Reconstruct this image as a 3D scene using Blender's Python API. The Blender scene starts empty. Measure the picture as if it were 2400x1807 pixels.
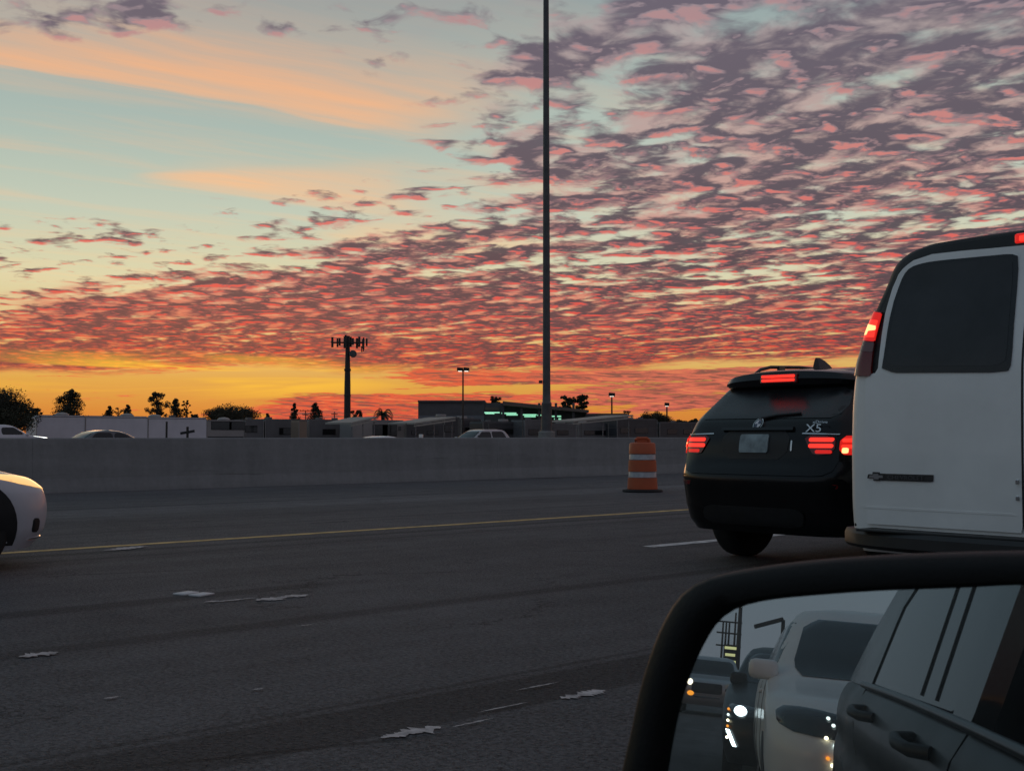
import bpy, bmesh, math, random
from mathutils import Vector, Matrix
R = math.radians
rnd = random.Random(7)
SC = bpy.context.scene
COL = SC.collection

def lin(r, g, b):
    f = lambda c: (c/255)/12.92 if c/255 <= .04045 else ((c/255+.055)/1.055)**2.4
    return (f(r), f(g), f(b), 1.0)

# ---------------------------------------------------------------- camera
# road runs along +Y, our car drives along +Y, the phone looks 47.9 deg to the left of the road
EYE = Vector((0, 0, 1.12))
YAW = 47.9
CF = 2800.0                      # focal length in photo pixels (2400 wide)
HOR = 1023.0                     # horizon row
cam_d = bpy.data.cameras.new('camera')
cam = bpy.data.objects.new('camera', cam_d); COL.objects.link(cam)
cam.location = EYE
cam_d.sensor_width = 36; cam_d.lens = 36*CF/2400
PITCH = math.atan((HOR-903.5)/CF)
cam.rotation_euler = (math.pi/2+PITCH, 0, R(YAW))
cam_d.clip_start = .02; cam_d.clip_end = 6000
cam_d.dof.use_dof = True; cam_d.dof.focus_distance = 14; cam_d.dof.aperture_fstop = 24
SC.camera = cam
SC.render.resolution_x = 1024; SC.render.resolution_y = 770
RV = Vector((math.cos(R(YAW)), math.sin(R(YAW)), 0))     # picture right
FV = Vector((-math.sin(R(YAW)), math.cos(R(YAW)), 0))    # picture depth

SC.view_settings.view_transform = 'Standard'; SC.view_settings.look = 'None'
SC.view_settings.exposure = 0; SC.view_settings.gamma = 1
try: SC.view_settings.use_curve_mapping = False
except Exception: pass
SC.render.engine = 'CYCLES'
SC.cycles.use_denoising = True
SC.cycles.use_adaptive_sampling = True; SC.cycles.adaptive_threshold = .015
SC.cycles.max_bounces = 7; SC.cycles.glossy_bounces = 5; SC.cycles.transparent_max_bounces = 8
SC.cycles.sample_clamp_indirect = 1.5

# ---------------------------------------------------------------- sky (world)
world = bpy.data.worlds.new('World'); SC.world = world; world.use_nodes = True
WT = world.node_tree; WT.nodes.clear()

class E:
    """arithmetic on node sockets"""
    T = WT
    def __init__(s, x): s.x = x
    @staticmethod
    def w(v): return v if isinstance(v, E) else E(v)
    @staticmethod
    def m(op, *a, clamp=False):
        n = E.T.nodes.new('ShaderNodeMath'); n.operation = op; n.use_clamp = clamp
        for i, v in enumerate(a):
            v = E.w(v).x
            if isinstance(v, (int, float)): n.inputs[i].default_value = v
            else: E.T.links.new(v, n.inputs[i])
        return E(n.outputs[0])
    def __add__(s, o): return E.m('ADD', s, o)
    __radd__ = __add__
    def __sub__(s, o): return E.m('SUBTRACT', s, o)
    def __rsub__(s, o): return E.m('SUBTRACT', o, s)
    def __mul__(s, o): return E.m('MULTIPLY', s, o)
    __rmul__ = __mul__
    def __truediv__(s, o): return E.m('DIVIDE', s, o)
    def __neg__(s): return E.m('MULTIPLY', s, -1)
    def max(s, o): return E.m('MAXIMUM', s, o)
    def min(s, o): return E.m('MINIMUM', s, o)
    def pow(s, o): return E.m('POWER', s, o)
    def sat(s): return E.m('ADD', s, 0, clamp=True)
    def abs(s): return E.m('ABSOLUTE', s)

def smooth(x, a, b):
    n = E.T.nodes.new('ShaderNodeMapRange'); n.interpolation_type = 'SMOOTHSTEP'
    for k, v in (('Value', x), ('From Min', a), ('From Max', b)):
        v = E.w(v).x
        if isinstance(v, (int, float)): n.inputs[k].default_value = v
        else: E.T.links.new(v, n.inputs[k])
    n.inputs['To Min'].default_value = 0; n.inputs['To Max'].default_value = 1
    return E(n.outputs[0])

def vec(x, y, z=0):
    n = E.T.nodes.new('ShaderNodeCombineXYZ')
    for i, v in enumerate((x, y, z)):
        v = E.w(v).x
        if isinstance(v, (int, float)): n.inputs[i].default_value = v
        else: E.T.links.new(v, n.inputs[i])
    return n.outputs[0]

def noise(v, scale=1, detail=4, rough=.5, dist=0, lac=2.0):
    n = E.T.nodes.new('ShaderNodeTexNoise'); n.noise_dimensions = '3D'
    n.inputs['Scale'].default_value = scale; n.inputs['Detail'].default_value = detail
    n.inputs['Roughness'].default_value = rough; n.inputs['Distortion'].default_value = dist
    n.inputs['Lacunarity'].default_value = lac
    E.T.links.new(v, n.inputs['Vector'])
    return E(n.outputs[0])

def ramp(x, stops, interp='LINEAR'):
    n = E.T.nodes.new('ShaderNodeValToRGB'); n.color_ramp.interpolation = interp
    els = n.color_ramp.elements
    while len(els) < len(stops): els.new(.5)
    for e, (p, c) in zip(els, stops): e.position = p; e.color = c
    v = E.w(x).x
    E.T.links.new(v, n.inputs[0])
    return n.outputs[0]

def mixc(f, a, b, mode='MIX'):
    n = E.T.nodes.new('ShaderNodeMix'); n.data_type = 'RGBA'; n.blend_type = mode; n.clamp_factor = True
    f = E.w(f).x
    if isinstance(f, (int, float)): n.inputs[0].default_value = f
    else: E.T.links.new(f, n.inputs[0])
    for i, c in ((6, a), (7, b)):
        if isinstance(c, tuple): n.inputs[i].default_value = c
        else: E.T.links.new(c, n.inputs[i])
    return n.outputs[2]

def build_sky():
    tc = WT.nodes.new('ShaderNodeTexCoord')
    sp = WT.nodes.new('ShaderNodeSeparateXYZ'); WT.links.new(tc.outputs['Generated'], sp.inputs[0])
    x, y, z = E(sp.outputs[0]), E(sp.outputs[1]), E(sp.outputs[2])
    A = x*RV.x + y*RV.y                       # towards the right of the western sky
    B = x*FV.x + y*FV.y                       # towards the west
    h = E.m('SQRT', A*A + B*B).max(.001)
    te = (z/h).max(0.0)                       # tangent of elevation
    az = E.m('ARCTAN2', A, B)
    back = smooth(B/h, .75, -.25)             # 0 in the west, 1 in the east
    zc = z.max(0.0) + .010
    pa, pb = A/zc, B/zc                       # position on the cloud deck, in deck heights

    # clear sky: orange at the horizon through cream to pale teal
    s = (te*2.2).pow(.7)
    west = ramp(s, [(.0, lin(206, 108, 52)), (.11, lin(212, 136, 58)), (.20, lin(216, 164, 78)), (.30, lin(220, 192, 126)),
                    (.41, lin(214, 210, 170)), (.53, lin(188, 200, 182)), (.66, lin(166, 184, 176)), (.80, lin(150, 168, 167)), (1, lin(110, 132, 145))])
    east = ramp(s, [(.0, lin(138, 138, 148)), (.3, lin(130, 138, 148)), (.7, lin(120, 135, 147)), (1, lin(106, 124, 140))])
    col = mixc(back, west, east)
    col = mixc(smooth(az, -.15, .15)*smooth(te, .08, .16)*smooth(te, .42, .22)*(1-back)*.25, col, lin(220, 218, 198))
    # warm light low on the right and left of the afterglow
    warp = noise(vec(pa*.7, pb*.7, 3.1), 1, 3, .5) - .5
    warp2 = noise(vec(pa*.7, pb*.7, 9.7), 1, 3, .5) - .5

    def seg(ax, ay, bx, by, qa=pa, qb=pb):
        """along (0..1) and signed across distance to a line on the deck"""
        dx, dy = bx-ax, by-ay; L = math.hypot(dx, dy); ux, uy = dx/L, dy/L
        u = ((qa-ax)*ux + (qb-ay)*uy)/L
        v = (qb-ay)*ux - (qa-ax)*uy
        return u, v

    # high thin cirrus: two fans with a sharp far edge
    qa, qb = pa + warp*.25, pb + warp2*.25
    fibre = noise(vec((qa*.79+qb*.61)*.9, (qb*.79-qa*.61)*5.0, 1.3), 1, 5, .55)
    fine = noise(vec((qa*.79+qb*.61)*2.2, (qb*.79-qa*.61)*14.0, 4.3), 1, 4, .55)
    u1, v1 = seg(-1.36, 3.08, -.24, 3.93, qa, qb)
    v1 = v1 + u1*(1-u1)*.20 + (fine-.5)*.22 + (fibre-.5)*.30
    w1 = smooth(v1, .06, -.08)*smooth(v1, -1.7, -.05)*smooth(u1, 1.05, .70)*smooth(u1, -.9, -.1)*smooth(v1 + u1*.45, -.75, .05).max(.35)
    u2, v2 = seg(-1.42, 4.36, -.55, 5.05, qa, qb)
    w2 = smooth(v2, .10, -.01)*smooth(v2, -.75, -.02)*smooth(u2, 1.3, .8)*smooth(u2, -.04, .22)
    u3, v3 = seg(-1.0, 5.45, -.1, 6.1, qa, qb)
    w3 = smooth(v3, .3, -.05)*smooth(v3, -1.0, -.05)*smooth(u3, 1.5, .8)*smooth(u3, -.04, .3)
    u4, v4 = seg(-1.40, 4.33, -.36, 4.46, qa, qb)
    hw = u4.max(0.0)*.50 + .04
    w4 = smooth(v4.abs()/hw, 1.15, .25)*smooth(u4, 1.12, .85)*smooth(u4, -.02, .10)
    cir = (w4*(fibre*.9+fine*.5-.12)*.68 + w1*(fibre*1.05+fine*.45+.02+smooth(u1, .7, .0)*.15) + w2*(fibre*1.0+fine*.5-.05)*.8 + w3*(fibre*1.2+fine*.4-.1)*.8).sat()
    veil = smooth(fibre, .42, .75)*smooth(te, .42, .22)*smooth(te, .05, .13)*.35
    cir = cir.max(veil*(1-back))
    cirrus_col = ramp(s, [(.15, lin(252, 196, 96)), (.4, lin(242, 204, 152)), (.62, lin(240, 186, 142)), (.85, lin(236, 170, 126))])
    col = mixc(cir*.92*(1-back*.8), col, cirrus_col)

    # altocumulus deck: a thin lit sheet broken by gaps, with dark cloudlets in rows on it
    ca, cb = .84, -.54                       # rows of cloudlets run this way
    big = noise(vec(pa*.42, pb*.42, 8.0), 1, 2, .5)
    zd = z.max(0.0) + .040
    da, db = A/zd, B/zd                       # the deck's own grain, thick enough to be seen edge-on far off
    def deck(oa, ob, det=4.0):
        a, b = da+oa+warp*.22, db+ob+warp2*.22
        u, v = a*ca+b*cb, b*ca-a*cb
        cell = noise(vec(a*8.4+b*1.2, b*7.6-a*1.2, 0.0), 1, det, .53, .30)
        row = noise(vec(u*1.7, v*5.4, 5.0), 1, 1.5, .5)
        return cell*.64 + row*.36, row
    sunA, sunB = -.27, .96
    n0, row = deck(0, 0)
    n1, _ = deck(sunA*.036, sunB*.036, 3)
    n2, _ = deck(sunA*.085, sunB*.085, 2)
    soft = noise(vec(da*7.0, db*5.4, 11.0), 1, 4, .6, .4)
    # where the deck is
    wob = (noise(vec(pa*1.1, pb*1.1, 2.2), 1, 3, .5)-.5)
    l1 = (pb + pa*1.15 - 4.05)*.66 + wob*1.1
    l2 = (pa + .16)*2.0 + wob*1.1
    edge = l1.max(l2)
    rim = te + (noise(vec(az*9, te*26, 1.0), 1, 3, .55)-.5)*.026 - az*.014
    far = smooth(rim, .054, .064)            # the far rim of the deck
    cov = smooth(edge, -.80, 1.1)
    # stray flakes at the upper left
    ua, va = seg(-1.35, 2.76, -.35, 2.70)
    stray = smooth(va.abs(), .22, .02)*smooth(ua, -.2, .05)*smooth(ua, 1.3, .9)*.60
    ub, vb = seg(-3.3, 6.6, -1.9, 5.5)
    stray2 = smooth(vb.abs(), .85, .1)*smooth(ub, -.8, .1)*smooth(ub, 1.3, .9)*.62
    flakes = cov.max(stray).max(stray2)
    hi = smooth(te, .20, .36)*smooth(az, -.10, .25)          # greyer, closed part high on the right
    low_ = smooth(te, .15, .08)
    shn = row*.45 + big*.35 + soft*.40
    tv = .630 - cov*.11 - hi*.055 - low_*.070
    sheet = smooth(shn, tv, tv+.14)*smooth(cov, .25, .8)*far
    th = .620 - flakes*.176 - (big-.5)*.09 - low_*.022 - hi*.025
    cloud = smooth(n0, th-.035-hi*.045, th+.085+hi*.035)*smooth(flakes, .04, .25)*far
    thick = smooth(n0, th+.01, th+.12)
    lit = smooth((n0-n1)*1.0 + (n0-n2)*.60, .0, .19)
    lit = (lit*.95 + (1-thick)*.16 + low_*.10 - hi*.20).sat()
    pink = ramp(s, [(.10, lin(230, 86, 58)), (.28, lin(222, 66, 58)), (.45, lin(220, 92, 86)), (.62, lin(204, 126, 120)), (.85, lin(178, 138, 140))])
    sheetc = ramp(s, [(.10, lin(236, 96, 62)), (.28, lin(214, 72, 62)), (.45, lin(206, 112, 104)), (.62, lin(192, 152, 146)), (.85, lin(168, 152, 154))])
    dark = ramp(s, [(.10, lin(118, 62, 56)), (.28, lin(78, 60, 68)), (.45, lin(74, 64, 76)), (.62, lin(88, 80, 92)), (.85, lin(102, 94, 108))])
    pinkE = mixc(back, pink, lin(148, 138, 146))
    darkE = mixc(back, dark, lin(118, 118, 130))
    sheetE = mixc(back, sheetc, lin(138, 134, 144))
    col = mixc(sheet*.80, col, sheetE)
    mauve = ramp(s, [(.10, lin(176, 80, 68)), (.28, lin(146, 74, 76)), (.45, lin(136, 90, 96)), (.62, lin(140, 114, 120)), (.85, lin(146, 130, 138))])
    mauveE = mixc(back, mauve, lin(134, 128, 138))
    ccol = mixc(smooth(lit, .45, .95), mixc(smooth(lit, .0, .5), darkE, mauveE), pinkE)
    col = mixc(cloud*.96, col, ccol)

    # low far bars near the horizon: red undersides, thin yellow glints
    st = noise(vec(az*5.0, te*95.0 - az*3.0, 0.5), 1, 5, .6, .4)
    st2 = noise(vec(az*48.0 + te*300, te*520.0, 2.5), 1, 4, .6, .8)
    tw = te + (st-.5)*.026
    b1 = smooth(tw, .0585, .0545)*smooth(tw, .0395, .0435)*smooth(az, -.14, -.05)
    b2 = smooth(tw, .0375, .0335)*smooth(tw, .009, .014)*smooth(az, -.225, -.165)
    b3 = smooth(tw, .0560, .0520)*smooth(tw, .020, .025)*smooth(az, .0, .07)
    cut = 1 - smooth(az, .02, .12)*smooth(tw, .026, .021)
    bank = b1.max(b2*cut).max(b3)
    low = (st*.65+st2*.45)
    bar = smooth(low + bank*.20, .61, .70)*smooth(te, .066, .056)*smooth(te, .0, .006)
    barcol = mixc(smooth(st2, .40, .54), lin(122, 70, 72), mixc(smooth(az, -.05, .12), lin(220, 84, 64), lin(208, 100, 86)))
    barcol = mixc(smooth(st2, .57, .68)*.7, barcol, lin(232, 140, 88))
    col = mixc(bar*(1-back)*.92, col, barcol)
    gl = noise(vec(az*4.0, te*60.0, 7.5), 1, 4, .55, .6)
    glint = smooth(gl, .42, .62)*smooth((az+.25).abs(), .22, .02)*smooth((te-.050).abs(), .026, .004)
    col = mixc(glint*.88*(1-bar*.8), col, lin(255, 200, 62))

    # below the horizon: dull earth
    below = smooth(z, .0, -.02)
    col = mixc(below, col, lin(60, 56, 56))
    # the air itself, from the sky model, just after sunset
    skyn = WT.nodes.new('ShaderNodeTexSky'); skyn.sky_type = 'NISHITA'; skyn.sun_disc = False
    skyn.sun_elevation = R(.6); skyn.sun_rotation = SUN_ROT; skyn.air_density = 1.2; skyn.dust_density = 2.5
    bg2 = WT.nodes.new('ShaderNodeBackground'); bg2.inputs['Strength'].default_value = .012
    WT.links.new(skyn.outputs[0], bg2.inputs['Color'])
    bg = WT.nodes.new('ShaderNodeBackground'); bg.inputs['Strength'].default_value = 1.0
    WT.links.new(col, bg.inputs['Color'])
    add = WT.nodes.new('ShaderNodeAddShader')
    WT.links.new(bg.outputs[0], add.inputs[0]); WT.links.new(bg2.outputs[0], add.inputs[1])
    out = WT.nodes.new('ShaderNodeOutputWorld'); WT.links.new(add.outputs[0], out.inputs['Surface'])
# the sun has just gone, 15 deg left of the view axis
SUN_DIR = (FV*math.cos(R(15)) - RV*math.sin(R(15))).normalized()
SUN_ROT = math.atan2(SUN_DIR.x, SUN_DIR.y)
build_sky()
world.cycles.sampling_method = 'MANUAL'; world.cycles.sample_map_resolution = 1024
sun_d = bpy.data.lights.new('sun', 'SUN'); sun_d.energy = .12; sun_d.angle = R(14); sun_d.color = (1, .55, .28)
sun = bpy.data.objects.new('sun', sun_d); COL.objects.link(sun)
sun.rotation_euler = (-(SUN_DIR + Vector((0, 0, math.tan(R(3)))))).to_track_quat('-Z', 'Y').to_euler()

# ================================================================ helpers
def pix(px, py, Z):
    """point of the place seen at photo pixel (px, py) at depth Z"""
    return EYE + RV*((px-1200)/CF*Z) + FV*Z + Vector((0, 0, (HOR-py)/CF*Z))
def depth_lat(px, L):
    """depth at which column px meets the line x = -L along the road"""
    return L/(math.sin(R(YAW)) - math.cos(R(YAW))*(px-1200)/CF)
def lat(px, L, z=0):
    p = pix(px, HOR, depth_lat(px, L)); p.z = z; return p
def height(py, Z): return EYE.z + (HOR-py)/CF*Z
def on_rear(px, py, Y):
    """x, z where the view ray through the pixel meets the upright plane y = Y"""
    d = pix(px, py, 1) - EYE; t = Y/d.y
    return (EYE + d*t).x, (EYE + d*t).z

# ---------------------------------------------------------------- materials
MATS = {}
def mat(name, color, rough=.6, metal=0, spec=.5, coat=0, var=0, vscale=6, bump=0, bscale=60, emit=None, estr=0, alpha=1, dirt=0):
    if name in MATS: return MATS[name]
    m = bpy.data.materials.new(name); m.use_nodes = True; T = m.node_tree
    b = T.nodes['Principled BSDF']
    b.inputs['Base Color'].default_value = color; b.inputs['Roughness'].default_value = rough
    b.inputs['Metallic'].default_value = metal; b.inputs['Specular IOR Level'].default_value = spec
    b.inputs['Coat Weight'].default_value = coat; b.inputs['Coat Roughness'].default_value = .05
    if emit: b.inputs['Emission Color'].default_value = emit; b.inputs['Emission Strength'].default_value = estr
    if alpha < 1: b.inputs['Alpha'].default_value = alpha
    if var or bump or dirt:
        tc = T.nodes.new('ShaderNodeTexCoord')
        if var or dirt:
            n = T.nodes.new('ShaderNodeTexNoise'); n.inputs['Scale'].default_value = vscale; n.inputs['Detail'].default_value = 5
            n.inputs['Roughness'].default_value = .6
            T.links.new(tc.outputs['Object'], n.inputs['Vector'])
            mx = T.nodes.new('ShaderNodeMix'); mx.data_type = 'RGBA'; mx.blend_type = 'MULTIPLY'; mx.inputs[0].default_value = 1
            mr = T.nodes.new('ShaderNodeMapRange'); mr.inputs[1].default_value = .3; mr.inputs[2].default_value = .7
            mr.inputs[3].default_value = 1-var; mr.inputs[4].default_value = 1+var*.6
            T.links.new(n.outputs[0], mr.inputs[0]); mx.inputs[6].default_value = color
            T.links.new(mr.outputs[0], mx.inputs[7]); T.links.new(mx.outputs[2], b.inputs['Base Color'])
            if dirt:
                r2 = T.nodes.new('ShaderNodeMapRange'); r2.inputs[1].default_value = .35; r2.inputs[2].default_value = .75
                r2.inputs[3].default_value = rough; r2.inputs[4].default_value = min(1, rough+dirt)
                T.links.new(n.outputs[0], r2.inputs[0]); T.links.new(r2.outputs[0], b.inputs['Roughness'])
        if bump:
            n2 = T.nodes.new('ShaderNodeTexNoise'); n2.inputs['Scale'].default_value = bscale; n2.inputs['Detail'].default_value = 4
            T.links.new(tc.outputs['Object'], n2.inputs['Vector'])
            bp = T.nodes.new('ShaderNodeBump'); bp.inputs['Strength'].default_value = bump; bp.inputs['Distance'].default_value = .02
            T.links.new(n2.outputs[0], bp.inputs['Height']); T.links.new(bp.outputs[0], b.inputs['Normal'])
    MATS[name] = m; return m

black_paint = mat('black paint', (.006, .006, .0065, 1), .20, 0, .28, .12, dirt=.10, var=.1, vscale=3)
black_trim = mat('black trim', (.012, .012, .013, 1), .55, var=.3, vscale=9)
black_gloss = mat('gloss black', (.006, .006, .007, 1), .12)
white_paint = mat('white paint', (.82, .82, .80, 1), .34, 0, .5, .35, var=.09, vscale=2.2, dirt=.12)
silver_paint = mat('silver paint', (.42, .42, .43, 1), .32, .5, .5, .4, var=.06)
grey_paint = mat('grey paint', (.10, .10, .11, 1), .25, .2, .5, .5)
dark_paint = mat('dark slate paint', (.006, .0062, .007, 1), .32, .0, .25, .08, var=.15, vscale=2, dirt=.12)
glass_dark = mat('tinted glass', (.010, .011, .013, 1), .05, 0, .5, 0, var=.2, vscale=2, dirt=.06)
glass_soft = mat('dusty tinted glass', (.016, .017, .019, 1), .22, 0, .5, 0, var=.3, vscale=3, dirt=.15)
glass_mid = mat('window glass', (.03, .034, .038, 1), .06, 0, .6)
rubber = mat('tyre rubber', (.013, .013, .013, 1), .85, var=.3, bump=.3, bscale=80)
chrome = mat('chrome', (.7, .7, .7, 1), .12, 1)
alloy = mat('alloy', (.30, .30, .31, 1), .35, .9)
red_off = mat('red lens', (.16, .006, .008, 1), .15, 0, .5, .5)
red_dim = mat('lit red lens', (.4, .01, .01, 1), .2, emit=(1, .02, .012, 1), estr=.55)
red_on = mat('bright red lamp', (.6, .02, .01, 1), .2, emit=(1, .035, .020, 1), estr=1.25)
red_hot = mat('hot lamp core', (.8, .3, .1, 1), .2, emit=(1, .42, .16, 1), estr=2.2)
amber_on = mat('amber lamp', (.7, .25, .02, 1), .2, emit=(1, .32, .03, 1), estr=2.2)
head_on = mat('headlamp', (.9, .9, .9, 1), .1, emit=(.88, .97, 1, 1), estr=9)
glint_warm = mat('warm glint', (.9, .9, .9, 1), .1, emit=(1, .80, .5, 1), estr=10)  # glow used only for painted reflections on car bodies
head_soft = mat('soft headlamp', (.9, .9, .9, 1), .1, emit=(.9, .97, .92, 1), estr=3.0)
tube_green = mat('green fluorescent tube', (.8, .9, .8, 1), .3, emit=(.36, 1.0, .62, 1), estr=.70)
lamp_white = mat('white lamp', (.9, .9, .9, 1), .3, emit=(1, .93, .78, 1), estr=1.6)
steel = mat('galvanised steel', (.20, .20, .21, 1), .5, .6, var=.2, vscale=8)
dark_steel = mat('dark steel', (.030, .028, .028, 1), .5, .3, var=.25, vscale=5)
pole_grey = mat('painted pole', (.090, .088, .090, 1), .55, .1, var=.25, vscale=2.5)
concrete_foot = mat('cast concrete', (.24, .235, .225, 1), .9, var=.25, vscale=3, bump=.3, bscale=30)
plate_m = mat('blank plate', (.27, .33, .35, 1), .6, var=.5, vscale=7)
orange_m = mat('orange plastic', (.44, .085, .026, 1), .5, var=.14, vscale=5, dirt=.2)
reflective_m = mat('white reflective sheeting', (.40, .40, .42, 1), .45, var=.22, vscale=12)
yellow_m = mat('yellow road paint', (.62, .43, .17, 1), .8, var=.5, vscale=5, bump=.4, bscale=120)
whiteline_m = mat('white road paint', (.66, .65, .64, 1), .8, var=.4, vscale=8, bump=.4, bscale=120)
rv_white = mat('rv white', (.62, .60, .64, 1), .45, var=.10, vscale=.6)
rv_cream = mat('rv cream', (.30, .28, .27, 1), .5, var=.12, vscale=.6)
rv_tan = mat('tan panel', (.28, .20, .15, 1), .7, var=.15, vscale=.8)
rv_grey = mat('rv grey', (.13, .13, .135, 1), .5, var=.2, vscale=.7)
rv_dark = mat('rv dark', (.05, .05, .055, 1), .5, var=.25, vscale=.7)
awning_m = mat('pale awning', (.36, .33, .29, 1), .8, var=.15)
wall_grey = mat('painted block wall', (.11, .10, .105, 1), .9, var=.18, vscale=.5)
wall_pale = mat('pale render', (.17, .17, .19, 1), .9, var=.12, vscale=.5)
wall_brown = mat('brown fascia', (.16, .115, .095, 1), .8, var=.12, vscale=.5)
bark = mat('bark', (.05, .035, .028, 1), .95, var=.3, bump=.5, bscale=12)
leaf = mat('dark foliage', (.040, .045, .026, 1), .8, var=.5, vscale=1.2)
leaf2 = mat('olive foliage', (.055, .050, .028, 1), .8, var=.5, vscale=1.2)
leaf3 = mat('palm frond', (.045, .050, .030, 1), .7, var=.4, vscale=1.2)
sign_panel = mat('lit sign panel', (.8, .75, .3, 1), .5, emit=(.95, .90, .42, 1), estr=.9)

# ---------------------------------------------------------------- meshes
class MB:
    def __init__(s): s.bm = bmesh.new()
    def verts(s, pts): return [s.bm.verts.new(p) for p in pts]
    def face(s, vs):
        try: return s.bm.faces.new(vs)
        except ValueError: return None
    def poly(s, pts): s.face(s.verts(pts)); return s
    def box(s, c, d, rot=None, bevel=0):
        c = Vector(c); dx, dy, dz = d[0]/2, d[1]/2, d[2]/2
        t = bmesh.new()
        bmesh.ops.create_cube(t, size=1)
        for v in t.verts: v.co = Vector((v.co.x*d[0], v.co.y*d[1], v.co.z*d[2]))
        if bevel: bmesh.ops.bevel(t, geom=list(t.edges), offset=bevel, segments=2, affect='EDGES', profile=.5)
        M = (rot.to_4x4() if rot else Matrix.Identity(4)); M = Matrix.Translation(c) @ M
        t.transform(M); s.merge(t); return s
    def merge(s, t):
        mp = {v: s.bm.verts.new(v.co) for v in t.verts}
        for f in t.faces: s.face([mp[v] for v in f.verts])
        t.free()
    def loft(s, rings, cap0=True, cap1=True, closed=True):
        vr = [s.verts(r) for r in rings]
        for a, b in zip(vr, vr[1:]):
            n = len(a)
            for i in range(n if closed else n-1):
                j = (i+1) % n; s.face([a[i], a[j], b[j], b[i]])
        if cap0: s.face(list(reversed(vr[0])))
        if cap1: s.face(vr[-1])
        return s
    def tube(s, pts, r, n=8, r1=None):
        pts = [Vector(p) for p in pts]; rings = []
        for i, p in enumerate(pts):
            t = (pts[min(i+1, len(pts)-1)] - pts[max(i-1, 0)]).normalized()
            up = Vector((0, 0, 1)) if abs(t.z) < .9 else Vector((1, 0, 0))
            a = t.cross(up).normalized(); b = t.cross(a).normalized()
            rr = r if r1 is None else r + (r1-r)*i/max(1, len(pts)-1)
            rings.append([p + (a*math.cos(k*2*math.pi/n) + b*math.sin(k*2*math.pi/n))*rr for k in range(n)])
        return s.loft(rings)
    def lathe(s, prof, n=24, c=(0, 0, 0), axis='z'):
        rings = []
        for r, h in prof:
            ring = []
            for k in range(n):
                a = 2*math.pi*k/n; q = (r*math.cos(a), r*math.sin(a), h)
                if axis == 'x': q = (h, q[0], q[1])
                if axis == 'y': q = (q[1], h, q[0])
                ring.append(Vector(q)+Vector(c))
            rings.append(ring)
        return s.loft(rings)
    def out(s, name, m, parent=None, smooth=None, loc=None, rot=None):
        bmesh.ops.recalc_face_normals(s.bm, faces=list(s.bm.faces))
        me = bpy.data.meshes.new(name); s.bm.to_mesh(me); s.bm.free()
        me.materials.append(m)
        if smooth is not None:
            me.polygons.foreach_set('use_smooth', [True]*len(me.polygons))
            me.set_sharp_from_angle(angle=R(smooth))
        o = bpy.data.objects.new(name, me); COL.objects.link(o)
        if parent: o.parent = parent
        if loc is not None: o.location = loc
        if rot is not None: o.rotation_euler = rot
        return o

def tag(o, label, cat, group=None, kind=None):
    o['label'] = label; o['category'] = cat
    if group: o['group'] = group
    if kind: o['kind'] = kind
    return o
def thing(name, label, cat, loc=(0, 0, 0), rz=0, group=None):
    o = bpy.data.objects.new(name, None); COL.objects.link(o)
    o.location = loc; o.rotation_euler = (0, 0, rz); o.empty_display_size = .3
    return tag(o, label, cat, group)
def struct(o): o['kind'] = 'structure'; return o
def text(name, body, m, parent, size, loc, rot, extrude=.002, sx=1):
    c = bpy.data.curves.new(name, 'FONT'); c.body = body; c.size = size; c.extrude = extrude
    c.align_x = 'CENTER'; c.align_y = 'CENTER'; c.resolution_u = 3
    f = bpy.data.objects.new('font_source', c); COL.objects.link(f)
    bpy.context.view_layer.update()
    me = bpy.data.meshes.new_from_object(f.evaluated_get(bpy.context.evaluated_depsgraph_get()))
    bpy.data.objects.remove(f); bpy.data.curves.remove(c)
    me.materials.clear(); me.materials.append(m)
    o = bpy.data.objects.new(name, me); COL.objects.link(o); o.parent = parent; o.location = loc; o.rotation_euler = rot
    o.scale = (sx, 1, 1); return o

# ---------------------------------------------------------------- car bodies: stacked plan outlines
def pchip(xs, ys, x):
    n = len(xs)
    if x <= xs[0]: return ys[0]
    if x >= xs[-1]: return ys[-1]
    d = [(ys[i+1]-ys[i])/(xs[i+1]-xs[i]) for i in range(n-1)]
    def sl(i):
        if i == 0: return d[0]
        if i == n-1: return d[-1]
        return 0 if d[i-1]*d[i] <= 0 else 2*d[i-1]*d[i]/(d[i-1]+d[i])
    for i in range(n-1):
        if x <= xs[i+1]:
            h = xs[i+1]-xs[i]; t = (x-xs[i])/h
            return ((1+2*t)*(1-t)**2*ys[i] + t*(1-t)**2*h*sl(i) + t*t*(3-2*t)*ys[i+1] + t*t*(t-1)*h*sl(i+1))

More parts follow.
